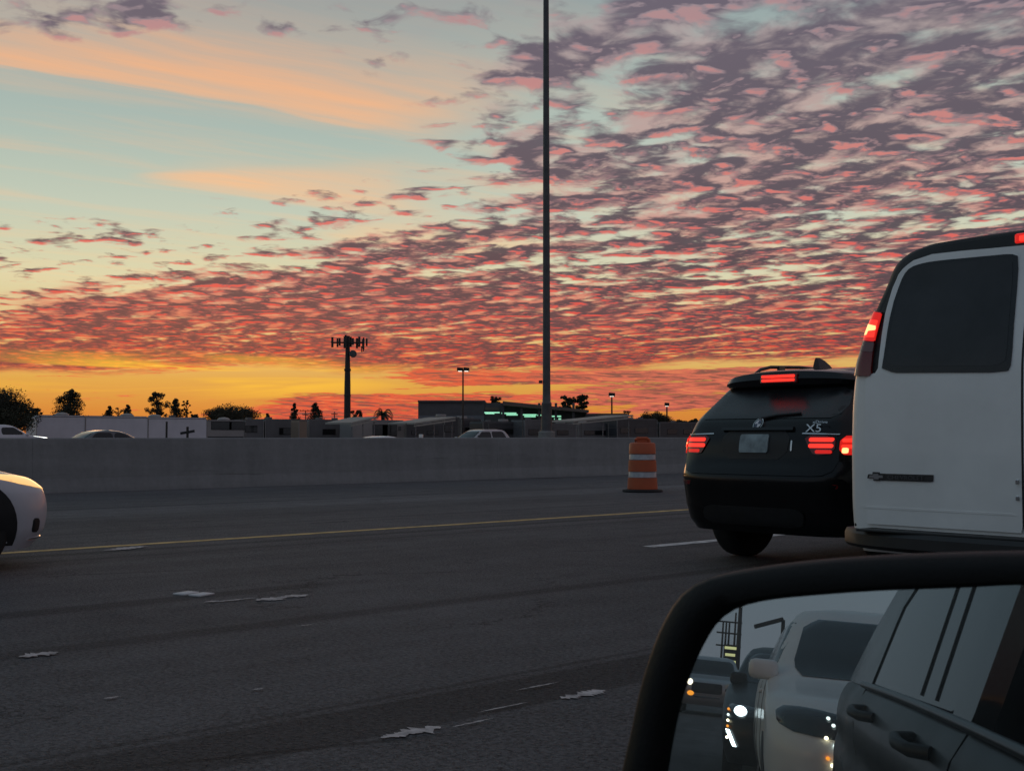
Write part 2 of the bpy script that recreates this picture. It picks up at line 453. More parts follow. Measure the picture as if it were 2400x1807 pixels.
class Shell:
    """levels: z, rear y, front y, half width, rear corner (rx, ry), front corner (rx, ry), rear bow, front bow"""
    def __init__(s, levels):
        s.zs = [l[0] for l in levels]; s.c = list(zip(*[l[1:] for l in levels]))
    def at(s, z): return [pchip(s.zs, c, z) for c in s.c]
    def rear_y(s, x, z):
        yr, yf, w, rx, ry, fx, fy, br, bf = s.at(z); ax = min(abs(x), w)
        y = yr + br*(ax/w)**2
        if ax > w-rx: y += ry*(1-math.sqrt(max(0, 1-((ax-(w-rx))/rx)**2)))
        return y
    def front_y(s, x, z):
        yr, yf, w, rx, ry, fx, fy, br, bf = s.at(z); ax = min(abs(x), w)
        y = yf - bf*(ax/w)**2
        if ax > w-fx: y -= fy*(1-math.sqrt(max(0, 1-((ax-(w-fx))/fx)**2)))
        return y
    def side_x(s, y, z):
        yr, yf, w, rx, ry, fx, fy, br, bf = s.at(z)
        a = yr+br+ry; b = yf-bf-fy
        if y < a: return w-rx + rx*math.sqrt(max(0, 1-((a-y)/max(ry, 1e-4))**2)) if ry > 0 else w
        if y > b: return w-fx + fx*math.sqrt(max(0, 1-((y-b)/max(fy, 1e-4))**2)) if fy > 0 else w
        return w
    def ring(s, z, nx=14, na=7, ns=8):
        yr, yf, w, rx, ry, fx, fy, br, bf = s.at(z); pts = []
        xs = [-(w-rx) + 2*(w-rx)*i/nx for i in range(nx+1)]
        ext = [w-rx + rx*math.sin(math.pi/2*(i+1)/na) for i in range(na)]
        for x in [-e for e in reversed(ext)] + xs + ext: pts.append(Vector((x, s.rear_y(x, z), z)))
        ya, yb = yr+br+ry, yf-bf-fy
        for i in range(1, ns): pts.append(Vector((w, ya+(yb-ya)*i/ns, z)))
        xs = [-(w-fx) + 2*(w-fx)*i/nx for i in range(nx+1)]
        ext = [w-fx + fx*math.sin(math.pi/2*(i+1)/na) for i in range(na)]
        for x in reversed([-e for e in reversed(ext)] + xs + ext): pts.append(Vector((x, s.front_y(x, z), z)))
        for i in range(1, ns): pts.append(Vector((-w, yb+(ya-yb)*i/ns, z)))
        return pts
    def body(s, name, m, parent, n=34, z0=None, z1=None):
        z0 = z0 or s.zs[0]; z1 = z1 or s.zs[-1]
        zz = sorted(set([z0+(z1-z0)*i/n for i in range(n+1)] + [z for z in s.zs if z0 <= z <= z1]))
        return MB().loft([s.ring(z) for z in zz]).out(name, m, parent, smooth=38)
    def surf(s, face, off):
        if face == 'rear': return lambda a, z: Vector((a, s.rear_y(a, z)-off, z))
        if face == 'front': return lambda a, z: Vector((a, s.front_y(a, z)+off, z))
        if face == 'left': return lambda a, z: Vector((-s.side_x(a, z)-off, a, z))
        if face == 'right': return lambda a, z: Vector((s.side_x(a, z)+off, a, z))
    def patch(s, name, m, parent, face, outline, off=.004, deep=.02, rings=7, n=44, smooth=50):
        return conform(name, m, parent, s.surf(face, off), s.surf(face, off-deep), outline, rings, n, smooth)

def resample(pts, n):
    pts = [Vector(p[:2]) for p in pts]; L = [0]
    cl = pts + [pts[0]]
    for a, b in zip(cl, cl[1:]): L.append(L[-1] + (b-a).length)
    out = []
    for k in range(n):
        d = L[-1]*k/n; i = max(j for j in range(len(L)-1) if L[j] <= d + 1e-9)
        t = (d-L[i])/max(1e-9, L[i+1]-L[i]); out.append(cl[i].lerp(cl[i+1], t))
    return out
def rrect(x0, z0, x1, z1, r=.02, k=4):
    pts = []
    for cx, cz, a0 in ((x1-r, z0+r, -90), (x1-r, z1-r, 0), (x0+r, z1-r, 90), (x0+r, z0+r, 180)):
        for i in range(k+1):
            a = R(a0+90*i/k); pts.append((cx+r*math.cos(a), cz+r*math.sin(a)))
    return pts
def circle(cx, cz, r, n=24, r2=None): return [(cx+r*math.cos(2*math.pi*i/n), cz+(r2 or r)*math.sin(2*math.pi*i/n)) for i in range(n)]
def soften(pts, k=2, r=.075):
    """round the corners of an outline, cutting at most r from each edge end"""
    pts = [Vector(p[:2]) for p in pts]
    for it in range(k):
        o = []
        for i, p in enumerate(pts):
            q = pts[(i+1) % len(pts)]; L = max(1e-9, (q-p).length); f = min(.25, r/(2**it)/L)
            o += [p.lerp(q, f), p.lerp(q, 1-f)]
        pts = o
    return [(p.x, p.y) for p in pts]
def flipx(pts, c=0): return [(2*c-x, z) for x, z in pts]

def conform(name, m, parent, fo, fi, outline, rings=7, n=44, smooth=50):
    """a thin panel over a star-shaped outline, following a surface"""
    b = resample(outline, n); c = sum(b, Vector((0, 0)))/n
    mb = MB(); prev = None
    cv = mb.bm.verts.new(fo(c.x, c.y))
    for k in range(1, rings+1):
        t = k/rings
        cur = [mb.bm.verts.new(fo(*(c.lerp(p, t)))) for p in b]
        for i in range(n):
            j = (i+1) % n
            if prev is None: mb.face([cv, cur[i], cur[j]])
            else: mb.face([prev[i], cur[i], cur[j], prev[j]])
        prev = cur
    back = [mb.bm.verts.new(fi(*(c.lerp(p, .995)))) for p in b]
    for i in range(n):
        j = (i+1) % n; mb.face([prev[i], back[i], back[j], prev[j]])
    return mb.out(name, m, parent, smooth=smooth)

def wheel(parent, x, y, r=.34, w=.23, side=1, spokes=8, rim_m=None):
    """tyre and rim on the axle along x; side = +1 outer face to +x"""
    e = .5*w
    t = MB().lathe([(r*.62, -e), (r*.90, -e), (r*.985, -e*.72), (r, -e*.4), (r, e*.4), (r*.985, e*.72), (r*.90, e), (r*.62, e)], 32, axis='x')
    o = t.out('wheel', rubber, parent, smooth=40, loc=(x, y, r))
    rm = MB().lathe([(r*.64, e*.9), (r*.66, e*1.02), (r*.58, e*1.02), (r*.55, e*.3), (.02, e*.3)], 32, axis='x')
    for k in range(spokes):
        a = 2*math.pi*k/spokes
        rm.box((e*.75, math.cos(a)*r*.33, math.sin(a)*r*.33), (.03, r*.56, r*.12), Matrix.Rotation(a, 3, 'X'), .008)
    rm.lathe([(r*.14, e*.6), (r*.14, e*1.0), (.01, e*1.02)], 16, axis='x')
    if side < 0: rm.bm.transform(Matrix.Scale(-1, 4, (1, 0, 0)))
    rm.out('rim', rim_m or alloy, o, smooth=35)
    return o

# ================================================================ ground and road
def asphalt(name, tone, tracks=True):
    m = bpy.data.materials.new(name); m.use_nodes = True; T = m.node_tree; E.T = T
    b = T.nodes['Principled BSDF']
    tc = T.nodes.new('ShaderNodeTexCoord'); sp = T.nodes.new('ShaderNodeSeparateXYZ')
    T.links.new(tc.outputs['Object'], sp.inputs[0])
    x, y = E(sp.outputs[0]), E(sp.outputs[1])
    P = tc.outputs['Object']
    big = noise(P, .35, 3, .6); mid = noise(P, 3.0, 5, .65); grit = noise(P, 40, 4, .75); streak = noise(vec(x*3.0, y*.12, 0), 1, 4, .6)
    vo = T.nodes.new('ShaderNodeTexVoronoi'); vo.inputs['Scale'].default_value = 42; T.links.new(P, vo.inputs['Vector'])
    stone = smooth(E(vo.outputs['Distance']), .42, .12)
    f = (big-.5)*.75 + (mid-.5)*.7 + (streak-.5)*.85 + (grit-.5)*3.4 + 1.0
    ve = T.nodes.new('ShaderNodeTexVoronoi'); ve.feature = 'DISTANCE_TO_EDGE'; ve.inputs['Scale'].default_value = 1
    T.links.new(vec(x*.55 + (mid-.5)*.5, y*.16 + (mid-.5)*.4, 0), ve.inputs['Vector'])
    crack = smooth(E(ve.outputs['Distance']), .012, .003)*smooth(big, .50, .58)
    f = f*(1-crack*.55)
    if tracks:
        wx = x + (noise(vec(y*.25, x*.4, 0), 1, 3, .5)-.5)*.22
        def band(c, half, soft, amt, y0=None, y1=None):
            k = smooth((wx-c).abs(), half+soft, half)*amt
            if y1 is not None: k = k*smooth(y + (mid-.5)*.8, y1+.4, y1-.2)
            return k
        ragged = (mid-.5)*.5+1
        d = band(-3.93, .20, .05, .46)*ragged + band(-4.24, .012, .02, .35) + band(-7.74, .10, .06, .34, y1=5.2) + band(-6.3, .05, .10, .34)*ragged
        d = d + band(-11.30, .07, .08, .38)*ragged + band(-10.75, .05, .08, .28)*ragged + band(-9.0, .02, .5, .10) + band(-2.5, .3, .5, .10)
        d = d + band(-13.6, .03, .10, .22) + band(-15.2, .4, .4, .10) + band(-18.3, .05, .10, .22) + band(-20.5, .04, .1, .14)
        f = f*(1 - d.sat())
        f = f*(1 + band(-17.2, .5, .5, .28)*ragged + smooth(wx, -21.5, -23.4)*.12)
    col = mixc(stone*.30, tuple([tone*.97, tone*.985, tone*1.02, 1]), tuple([tone*2.7, tone*2.65, tone*2.65, 1]))
    n = T.nodes.new('ShaderNodeVectorMath'); n.operation = 'SCALE'
    T.links.new(col, n.inputs[0]); T.links.new(f.x, n.inputs['Scale'])
    T.links.new(n.outputs[0], b.inputs['Base Color'])
    b.inputs['Roughness'].default_value = .88; b.inputs['Specular IOR Level'].default_value = .35
    bp = T.nodes.new('ShaderNodeBump'); bp.inputs['Strength'].default_value = 1; bp.inputs['Distance'].default_value = .035
    T.links.new((grit*.7 + stone*.6 + mid*.6).x, bp.inputs['Height']); T.links.new(bp.outputs[0], b.inputs['Normal'])
    E.T = WT
    return m
def sheet(name, x0, x1, y0, y1, z, m, parent=None):
    return MB().poly([(x0, y0, z), (x1, y0, z), (x1, y1, z), (x0, y1, z)]).out(name, m, parent)
asph = asphalt('worn asphalt', .118)
asph2 = asphalt('far asphalt', .10, False)
earth = mat('dull earth', (.07, .065, .06, 1), 1, var=.3, vscale=.2)
struct(sheet('ground', -2500, 2500, -2500, 2500, -.03, earth))
road = struct(sheet('road', -23.9, 10, -260, 900, 0, asph))
struct(sheet('far_road', -50, -24.5, -260, 900, 0, asph2))
struct(sheet('yard_pavement', -190, -56, -80, 420, -.01, asph2))

def strip(name, m, parent, xc, w, y0, y1, seed, z=.004, seg=.6, rag=.25):
    """a painted stripe with worn edges"""
    r = random.Random(seed); mb = MB(); n = max(2, int((y1-y0)/seg)); a = []; c = []
    for i in range(n+1):
        yy = y0+(y1-y0)*i/n
        a.append((xc-w/2*(1-rag*r.random()), yy, z)); c.append((xc+w/2*(1-rag*r.random()), yy, z))
    va, vc = mb.verts(a), mb.verts(c)
    for i in range(n): mb.face([va[i], vc[i], vc[i+1], va[i+1]])
    return mb.out(name, m, parent)
strip('yellow_edge_line', yellow_m, road, -11.82, .19, -60, 260, 3)
for k in range(-2, 14):
    strip('lane_dash', whiteline_m, road, -8.12, .20, 9.2+14.6*k, 12.9+14.6*k, 20+k, seg=.2)
def flake(px, py, ln, wd, seed, m=whiteline_m):
    """a worn remnant of lane paint: a ragged sliver lying along the lane"""
    r = random.Random(seed); Z = CF*EYE.z/(py-HOR); c = pix(px, py, Z); mb = MB(); n = 14
    a, b = [], []
    for i in range(n+1):
        u = i/n; y = (u-.5)*ln; env = min(1, 3.2*u*(1-u)+.08)
        a.append((c.x - wd/2*env*r.uniform(.25, 1.1), c.y+y, .0045)); b.append((c.x + wd/2*env*r.uniform(.1, 1.1), c.y+y+r.uniform(-.3, .3)*ln/n, .0045))
    va, vb = mb.verts(a), mb.verts(b)
    for i in range(n): mb.face([va[i], vb[i], vb[i+1], va[i+1]])
    o = mb.out('paint_remnant', m, road); o.location.z = .0004*(seed-100); return o
worn_m = mat('worn lane paint', (.50, .47, .46, 1), .85, var=.55, vscale=14, bump=.4, bscale=120)
for i, (px, py, ln, wd) in enumerate([(985, 1706, .20, .17), (930, 1716, .13, .11), (1385, 1619, .16, .17), (1335, 1628, .10, .12), (640, 1402, .24, .26), (690, 1396, .24, .18), (560, 1404, .30, .07),
                                    (100, 1531, .20, .20), (310, 1283, .40, .26), (285, 1287, .36, .20), (500, 1409, .12, .08), (610, 1612, .06, .03),
                                    (720, 1464, .10, .03), (270, 1632, .07, .04), (1110, 1690, .22, .02), (1260, 1606, .26, .02), (1180, 1655, .28, .02)]):
    flake(px, py, ln, wd, 100+i, worn_m)
# ceramic lane markers, two lying side by side on the lane line
def marker(px, py, label):
    Z = CF*EYE.z/(py-HOR); c = pix(px, py, Z)
    o = MB().lathe([(.055, 0), (.052, .008), (.036, .018), (.001, .021)], 16).out('lane_marker', mat('glazed marker', (.72, .72, .70, 1), .3, var=.1), smooth=40, loc=(c.x, c.y, .001))
    return tag(o, label, 'lane marker', 'round lane markers')
def plate_marker(px, py, label):
    Z = CF*EYE.z/(py-HOR); c = pix(px, py, Z)
    o = MB().box((0, 0, .006), (.11, .15, .012), Matrix.Rotation(R(20), 3, 'Z'), .004).out('lane_marker', mat('chalky marker', (.62, .62, .62, 1), .8), smooth=40, loc=(c.x, c.y, 0))
    return tag(o, label, 'lane marker', 'pale blocks on the lane line')
plate_marker(441, 1389, 'left of two pale block markers beside the worn lane paint')
plate_marker(477, 1392, 'right of two pale block markers beside the worn lane paint')

# ================================================================ median barrier
def barrier():
    t = thing('median_barrier', 'long grey concrete median wall running across the picture behind the drum', 'barrier', (-24, 0, 0))
    m = bpy.data.materials.new('barrier concrete'); m.use_nodes = True; T = m.node_tree; E.T = T
    tc = T.nodes.new('ShaderNodeTexCoord'); sp = T.nodes.new('ShaderNodeSeparateXYZ'); T.links.new(tc.outputs['Object'], sp.inputs[0])
    y_, z_ = E(sp.outputs[1]), E(sp.outputs[2])
    smear = noise(vec(y_*.22, z_*2.6, 0), 1, 5, .6); drip = noise(vec(y_*2.6, z_*.35, 4), 1, 4, .6); spot = noise(tc.outputs['Object'], 9, 5, .65)
    scuff = smooth(noise(vec(y_*.35, z_*9, 8), 1, 4, .6), .60, .72)*smooth(z_, .95, .5)
    f = 1 + (smear-.5)*.55 + (drip-.5)*.45 + (spot-.5)*.35 - scuff*.30
    n = T.nodes.new('ShaderNodeVectorMath'); n.operation = 'SCALE'; n.inputs[0].default_value = (.212, .219, .220); T.links.new(f.x, n.inputs['Scale'])
    b_ = T.nodes['Principled BSDF']; T.links.new(n.outputs[0], b_.inputs['Base Color']); b_.inputs['Roughness'].default_value = .9
    bp = T.nodes.new('ShaderNodeBump'); bp.inputs['Strength'].default_value = .3; bp.inputs['Distance'].default_value = .02; T.links.new(spot.x, bp.inputs['Height']); T.links.new(bp.outputs[0], b_.inputs['Normal'])
    E.T = WT
    prof = [(.27, 0), (.26, .06), (.20, .28), (.155, 1.06), (.145, 1.085), (.125, 1.092)]
    y = -40.0; k = 0
    r = random.Random(5)
    while y < 190:
        L = 12.2; g = .004
        mb = MB(); dz = 0
        rings = [[Vector((s_*a, yy, z + (dz if z > .9 else 0))) for (a, z), s_ in [((a, z), 1) for a, z in prof] + [((a, z), -1) for a, z in reversed(prof)]] for yy in (y+g/2, y+L-g/2)]
        mb.loft(rings).out('wall_segment', m, t)
        y += L
    MB().box((0, 75, .5), (.2, 229, .9)).out('core', m, t)
barrier()

# ================================================================ traffic drum
def drum():
    Z = 24.3; c = pix(1505, HOR, Z); c.z = 0
    t = thing('traffic_drum', 'orange and white striped traffic drum on a black rubber base', 'traffic drum', c)
    rub = mat('drum base rubber', (.014, .014, .014, 1), .85, var=.3)
    MB().lathe([(.40, 0), (.415, .02), (.40, .045), (.30, .055), (.29, .07), (.01, .07)], 28).out('base', rub, t, smooth=30)
    zs = [.055, .29, .41, .645, .765, 1.0]; rr = lambda z: .295-.048*(z-.05)
    mats = [orange_m, reflective_m, orange_m, reflective_m, orange_m]
    for i in range(5):
        a, b = zs[i], zs[i+1]; r0 = rr(a); step = .012 if i % 2 == 0 else 0
        prof = [(r0-.02, a), (r0+step, a+.006), (rr(b)+step, b-.012), (rr(b)-.01, b)]
        if i == 4: prof = [(r0-.02, a), (r0+step, a+.006), (rr(.97)+step, .965), (rr(1)-.005, .99), (rr(1)-.05, 1.0), (.01, 1.0)]
        MB().lathe(prof, 32).out('white_band' if i % 2 else 'orange_band', mats[i], t, smooth=40)
    h = MB()
    rotm = Matrix.Rotation(R(YAW), 3, 'Z')
    pts = [(-.15, 0, .985), (-.135, 0, 1.05), (-.09, 0, 1.085), (.09, 0, 1.085), (.135, 0, 1.05), (.15, 0, .985)]
    h.tube([rotm @ Vector(p) for p in pts], .032, 10)
    h.box(rotm @ Vector((0, 0, 1.03)), (.24, .02, .07), rotm, .004)
    h.out('handle', orange_m, t, smooth=50)
    MB().lathe([(.022, 0), (.022, .012), (.001, .014)], 12, axis='y').out('bolt', steel, t, loc=rotm @ Vector((0, -.25, .52)))
drum()

# ================================================================ black SUV ahead in the second lane
def black_suv():
    t = thing('black_suv', 'black SUV with lit brake lamps, half hidden behind the white van', 'SUV', (-6.15, 8.24, 0))
    t.scale = (.945, 1, 1)
    #   z    yr    yf    w    rx   ry   fx   fy   br   bf
    S = Shell([(.305, .12, 4.62, .86, .28, .24, .3, .4, .05, .05), (.40, .05, 4.76, .905, .30, .26, .3, .4, .06, .06), (.62, .015, 4.84, .93, .30, .26, .3, .4, .06, .08),
               (.76, .0, 4.85, .938, .28, .26, .3, .4, .06, .1), (.84, .03, 4.82, .942, .26, .25, .3, .4, .06, .1), (.92, .075, 4.74, .950, .24, .25, .3, .4, .06, .1),
               (1.08, .10, 4.30, .935, .22, .25, .3, .5, .06, .1), (1.16, .13, 3.72, .920, .22, .25, .3, .4, .06, .1), (1.25, .19, 3.45, .895, .20, .24, .2, .25, .05, .1),
               (1.42, .40, 3.1, .835, .18, .22, .2, .2, .05, .1), (1.58, .60, 2.78, .765, .16, .20, .2, .2, .04, .1), (1.66, .74, 2.6, .71, .16, .20, .2, .2, .04, .1),
               (1.71, .92, 2.4, .64, .16, .20, .2, .2, .04, .1), (1.735, 1.15, 2.2, .52, .14, .18, .2, .2, .04, .1), (1.745, 1.4, 1.9, .35, .1, .1, .1, .1, .02, .02)])
    S.body('body', black_paint, t, 40)
    P = lambda name, m, face, o, off=.004, **k: S.patch(name, m, t, face, o, off, **k)
    # tailgate and its lower seam
    gate = [(-.80, .80), (.80, .80), (.84, .95), (.80, 1.20), (-.80, 1.20), (-.84, .95)]
    P('tailgate', black_paint, 'rear', soften(gate, 2), .012, rings=9)
    # rear window
    P('rear_window', glass_soft, 'rear', soften([(-.80, 1.275), (.80, 1.275), (.70, 1.545), (-.70, 1.545)], 2), .006, rings=10)
    # rear wiper
    MB().tube([S.surf('rear', .022)(x, z) for x, z in ((.0, 1.275), (.15, 1.30), (.38, 1.315))], .012, 6).out('wiper', black_trim, t)
    # spoiler above the window
    sp = MB()
    up = [(x*.66/7, 1.655) for x in range(-7, 8)]
    rings = []
    for i in range(-12, 13):
        x = i/12*.76; e = abs(i)/12
        yb = S.rear_y(min(.70, abs(x)), 1.58)
        y0 = .46 + .10*e**2 + .10*e**10
        zt = 1.70 - .05*e**2 - .05*e**10; zb = 1.545 + .012*e**10
        rings.append([Vector((x, y0+.005, zb+.02)), Vector((x, y0-.012, (zb+zt)/2)), Vector((x, y0+.015, zt-.012)), Vector((x, y0+.08, zt)), Vector((x, y0+.50, zt+.03-.02*e)), Vector((x, y0+.52, zb)), Vector((x, y0+.05, zb))])
    sp.loft(rings).out('spoiler', black_gloss, t, smooth=40)
    # high brake lamp
    hb = thing_part = MB().box((0, .452, 1.622), (.40, .03, .085), Matrix.Rotation(R(-6), 3, 'X'), .01).out('high_brake_lamp', red_off, t)
    for z in (1.642, 1.608):
        MB().box((0, .434, z), (.36, .02, .024), Matrix.Rotation(R(-6), 3, 'X'), .006).out('lamp_bar', red_on, hb)
    # tail lamps
    for s in (-1, 1):
        f = (lambda o: o) if s > 0 else flipx
        inner = [(.50, 1.135), (.80, 1.125), (.80, .985), (.62, .965), (.575, 1.02)]
        L = P('tail_lamp', red_off, 'rear', soften(f(inner), 1), .022, deep=.03)
        L['label'] = 'right tail lamp' if s > 0 else 'left tail lamp'
        outer = [(.83, 1.125), (.945, 1.13), (.955, .97), (.83, .975)]
        L2 = P('tail_lamp', red_dim, 'rear', soften(f(outer), 1), .020, deep=.03)
        # lit bars
        for z in (1.095, 1.045):
            o = S.patch('lamp_bar', red_on, L, 'rear', rrect(*( (.565, z-.017, .79, z+.017) if s > 0 else (-.79, z-.017, -.565, z+.017)), .014), .028, .01, 3, 28)
        S.patch('lamp_bar', red_dim, L, 'rear', rrect(*((.63, .982, .78, 1.012) if s > 0 else (-.78, .982, -.63, 1.012)), .012), .026, .01, 3, 24)
        for z in (1.09, 1.04):
            S.patch('lamp_bar', red_on, L2, 'rear', rrect(*((.845, z-.015, .93, z+.015) if s > 0 else (-.93, z-.015, -.845, z+.015)), .010), .027, .01, 3, 24)
        S.patch('brake_bulb', red_hot, L2, 'rear', rrect(*((.85, .985, .885, 1.03) if s > 0 else (-.90, 1.03, -.865, 1.07)), .010), .028, .01, 3, 20)
        # bright trim over the lamp
        P('lamp_trim', chrome, 'rear', soften(f([(.48, 1.142), (.82, 1.135), (.82, 1.143), (.48, 1.152)]), 0), .020, rings=3)
        # bumper reflector and round exhaust
        P('reflector', red_off, 'rear', f(rrect(.62, .70, .84, .735, .012)), .008, rings=3)
        c = Vector((s*.68, .17, .47))
        ex = MB().lathe([(.055, 0), (.060, -.06), (.054, -.065), (.048, -.05), (.046, .0)], 20, axis='y').out('exhaust_tip', mat('sooty steel', (.10, .10, .10, 1), .3, .8), t, smooth=40, loc=c)
    # bumper cover and skid panel
    P('bumper_cover', black_paint, 'rear', soften([(-.90, .50), (.90, .50), (.93, .66), (.90, .795), (-.90, .795), (-.93, .66)], 2), .014, rings=8)
    P('skid_panel', mat('satin skid panel', (.035, .035, .036, 1), .35, .6, var=.2), 'rear', soften([(-.52, .37), (.52, .37), (.56, .47), (.50, .53), (-.50, .53), (-.56, .47)], 1), .020, rings=5)
    MB().box((0, 1.3, .37), (1.3, 1.6, .10), None, .03).out('underbody', black_trim, t)
    # plate in its recess, plate ledge, badge, lettering
    P('plate_recess', black_trim, 'rear', soften([(-.34, .93), (.34, .93), (.38, 1.17), (-.38, 1.17)], 1), .015, rings=4)
    P('number_plate', plate_m, 'rear', rrect(-.155, .985, .155, 1.140, .012), .026, rings=3)['label'] = 'number plate with nothing legible on it'
    P('grip_strip', black_gloss, 'rear', rrect(-.40, 1.175, .40, 1.200, .008), .040, deep=.05, rings=3)
    bd = P('badge', chrome, 'rear', circle(0, 1.228, .050, 28), .030, deep=.04, rings=3)
    S.patch('badge_ring', black_gloss, bd, 'rear', circle(0, 1.228, .044, 28), .0315, .006, 2, 28)
    S.patch('badge_disc', mat('badge white', (.7, .7, .72, 1), .3), bd, 'rear', circle(0, 1.228, .034, 24), .033, .006, 2, 24)
    for a0 in (0, 180):
        S.patch('badge_quarter', mat('badge blue', (.06, .08, .13, 1), .3), bd, 'rear', [(0, 1.228)] + [(.033*math.cos(R(a0+a)), 1.228+.033*math.sin(R(a0+a))) for a in range(0, 91, 15)], .0345, .004, 2, 24)
    yb = S.rear_y(.62, 1.17)-.016
    text('lettering', 'X5', chrome, t, .095, (.585, yb-.002, 1.185), (R(78), 0, R(6)), .004, 1.35)
    text('lettering', 'xDrive', chrome, t, .034, (.64, yb+.012, 1.238), (R(76), 0, R(6)), .002, 1.5)
    P('latch_lock', chrome, 'rear', rrect(.385, 1.00, .40, 1.09, .006), .020, rings=2, n=20)
    # side glass, doors lines, arches, wheels
    for s, f in ((-1, 'left'), (1, 'right')):
        P('side_window', glass_dark, f, soften([(.62, 1.22), (1.55, 1.20), (1.55, 1.58), (.95, 1.58)], 1), .004)
        P('side_window', glass_dark, f, soften([(1.62, 1.20), (3.1, 1.20), (2.6, 1.60), (1.62, 1.60)], 1), .004)
        for y in (.98, 3.90):
            P('wheel_arch', black_trim, f, circle(y, .40, .46, 28, .46) if False else [(y+.45*math.cos(R(a)), .37+.45*math.sin(R(a))) for a in range(-5, 186, 10)], .006, rings=3)
            wheel(t, s*.83, y, .375, .27, s, 7)
        # roof rail
        rp = [(s*.60, .86, 1.69), (s*.615, .98, 1.745), (s*.62, 1.15, 1.775), (s*.61, 1.6, 1.79), (s*.60, 2.2, 1.78), (s*.59, 2.45, 1.72)]
        MB().tube(rp, .016, 8).out('roof_rail', black_gloss, t, smooth=60)
        MB().box((s*.61, 1.3, 1.755), (.03, .10, .07), None, .006).out('rail_foot', black_gloss, t)
    fin = MB().loft([[Vector((sx*.04*k, 1.02+dy, 1.725+z)) for sx, dy in ((-1, 0), (-1, .22*k), (1, .22*k), (1, 0))] for k, z, in ((1, 0), (.8, .04), (.5, .08), (.2, .105))])
    fin.out('antenna_fin', black_gloss, t, smooth=50)
    # mirrors
    for s in (-1, 1):
        MB().box((s*1.05, 3.15, 1.15), (.20, .12, .15), None, .04).out('side_mirror', black_paint, t, smooth=50)
    return t
black_suv()

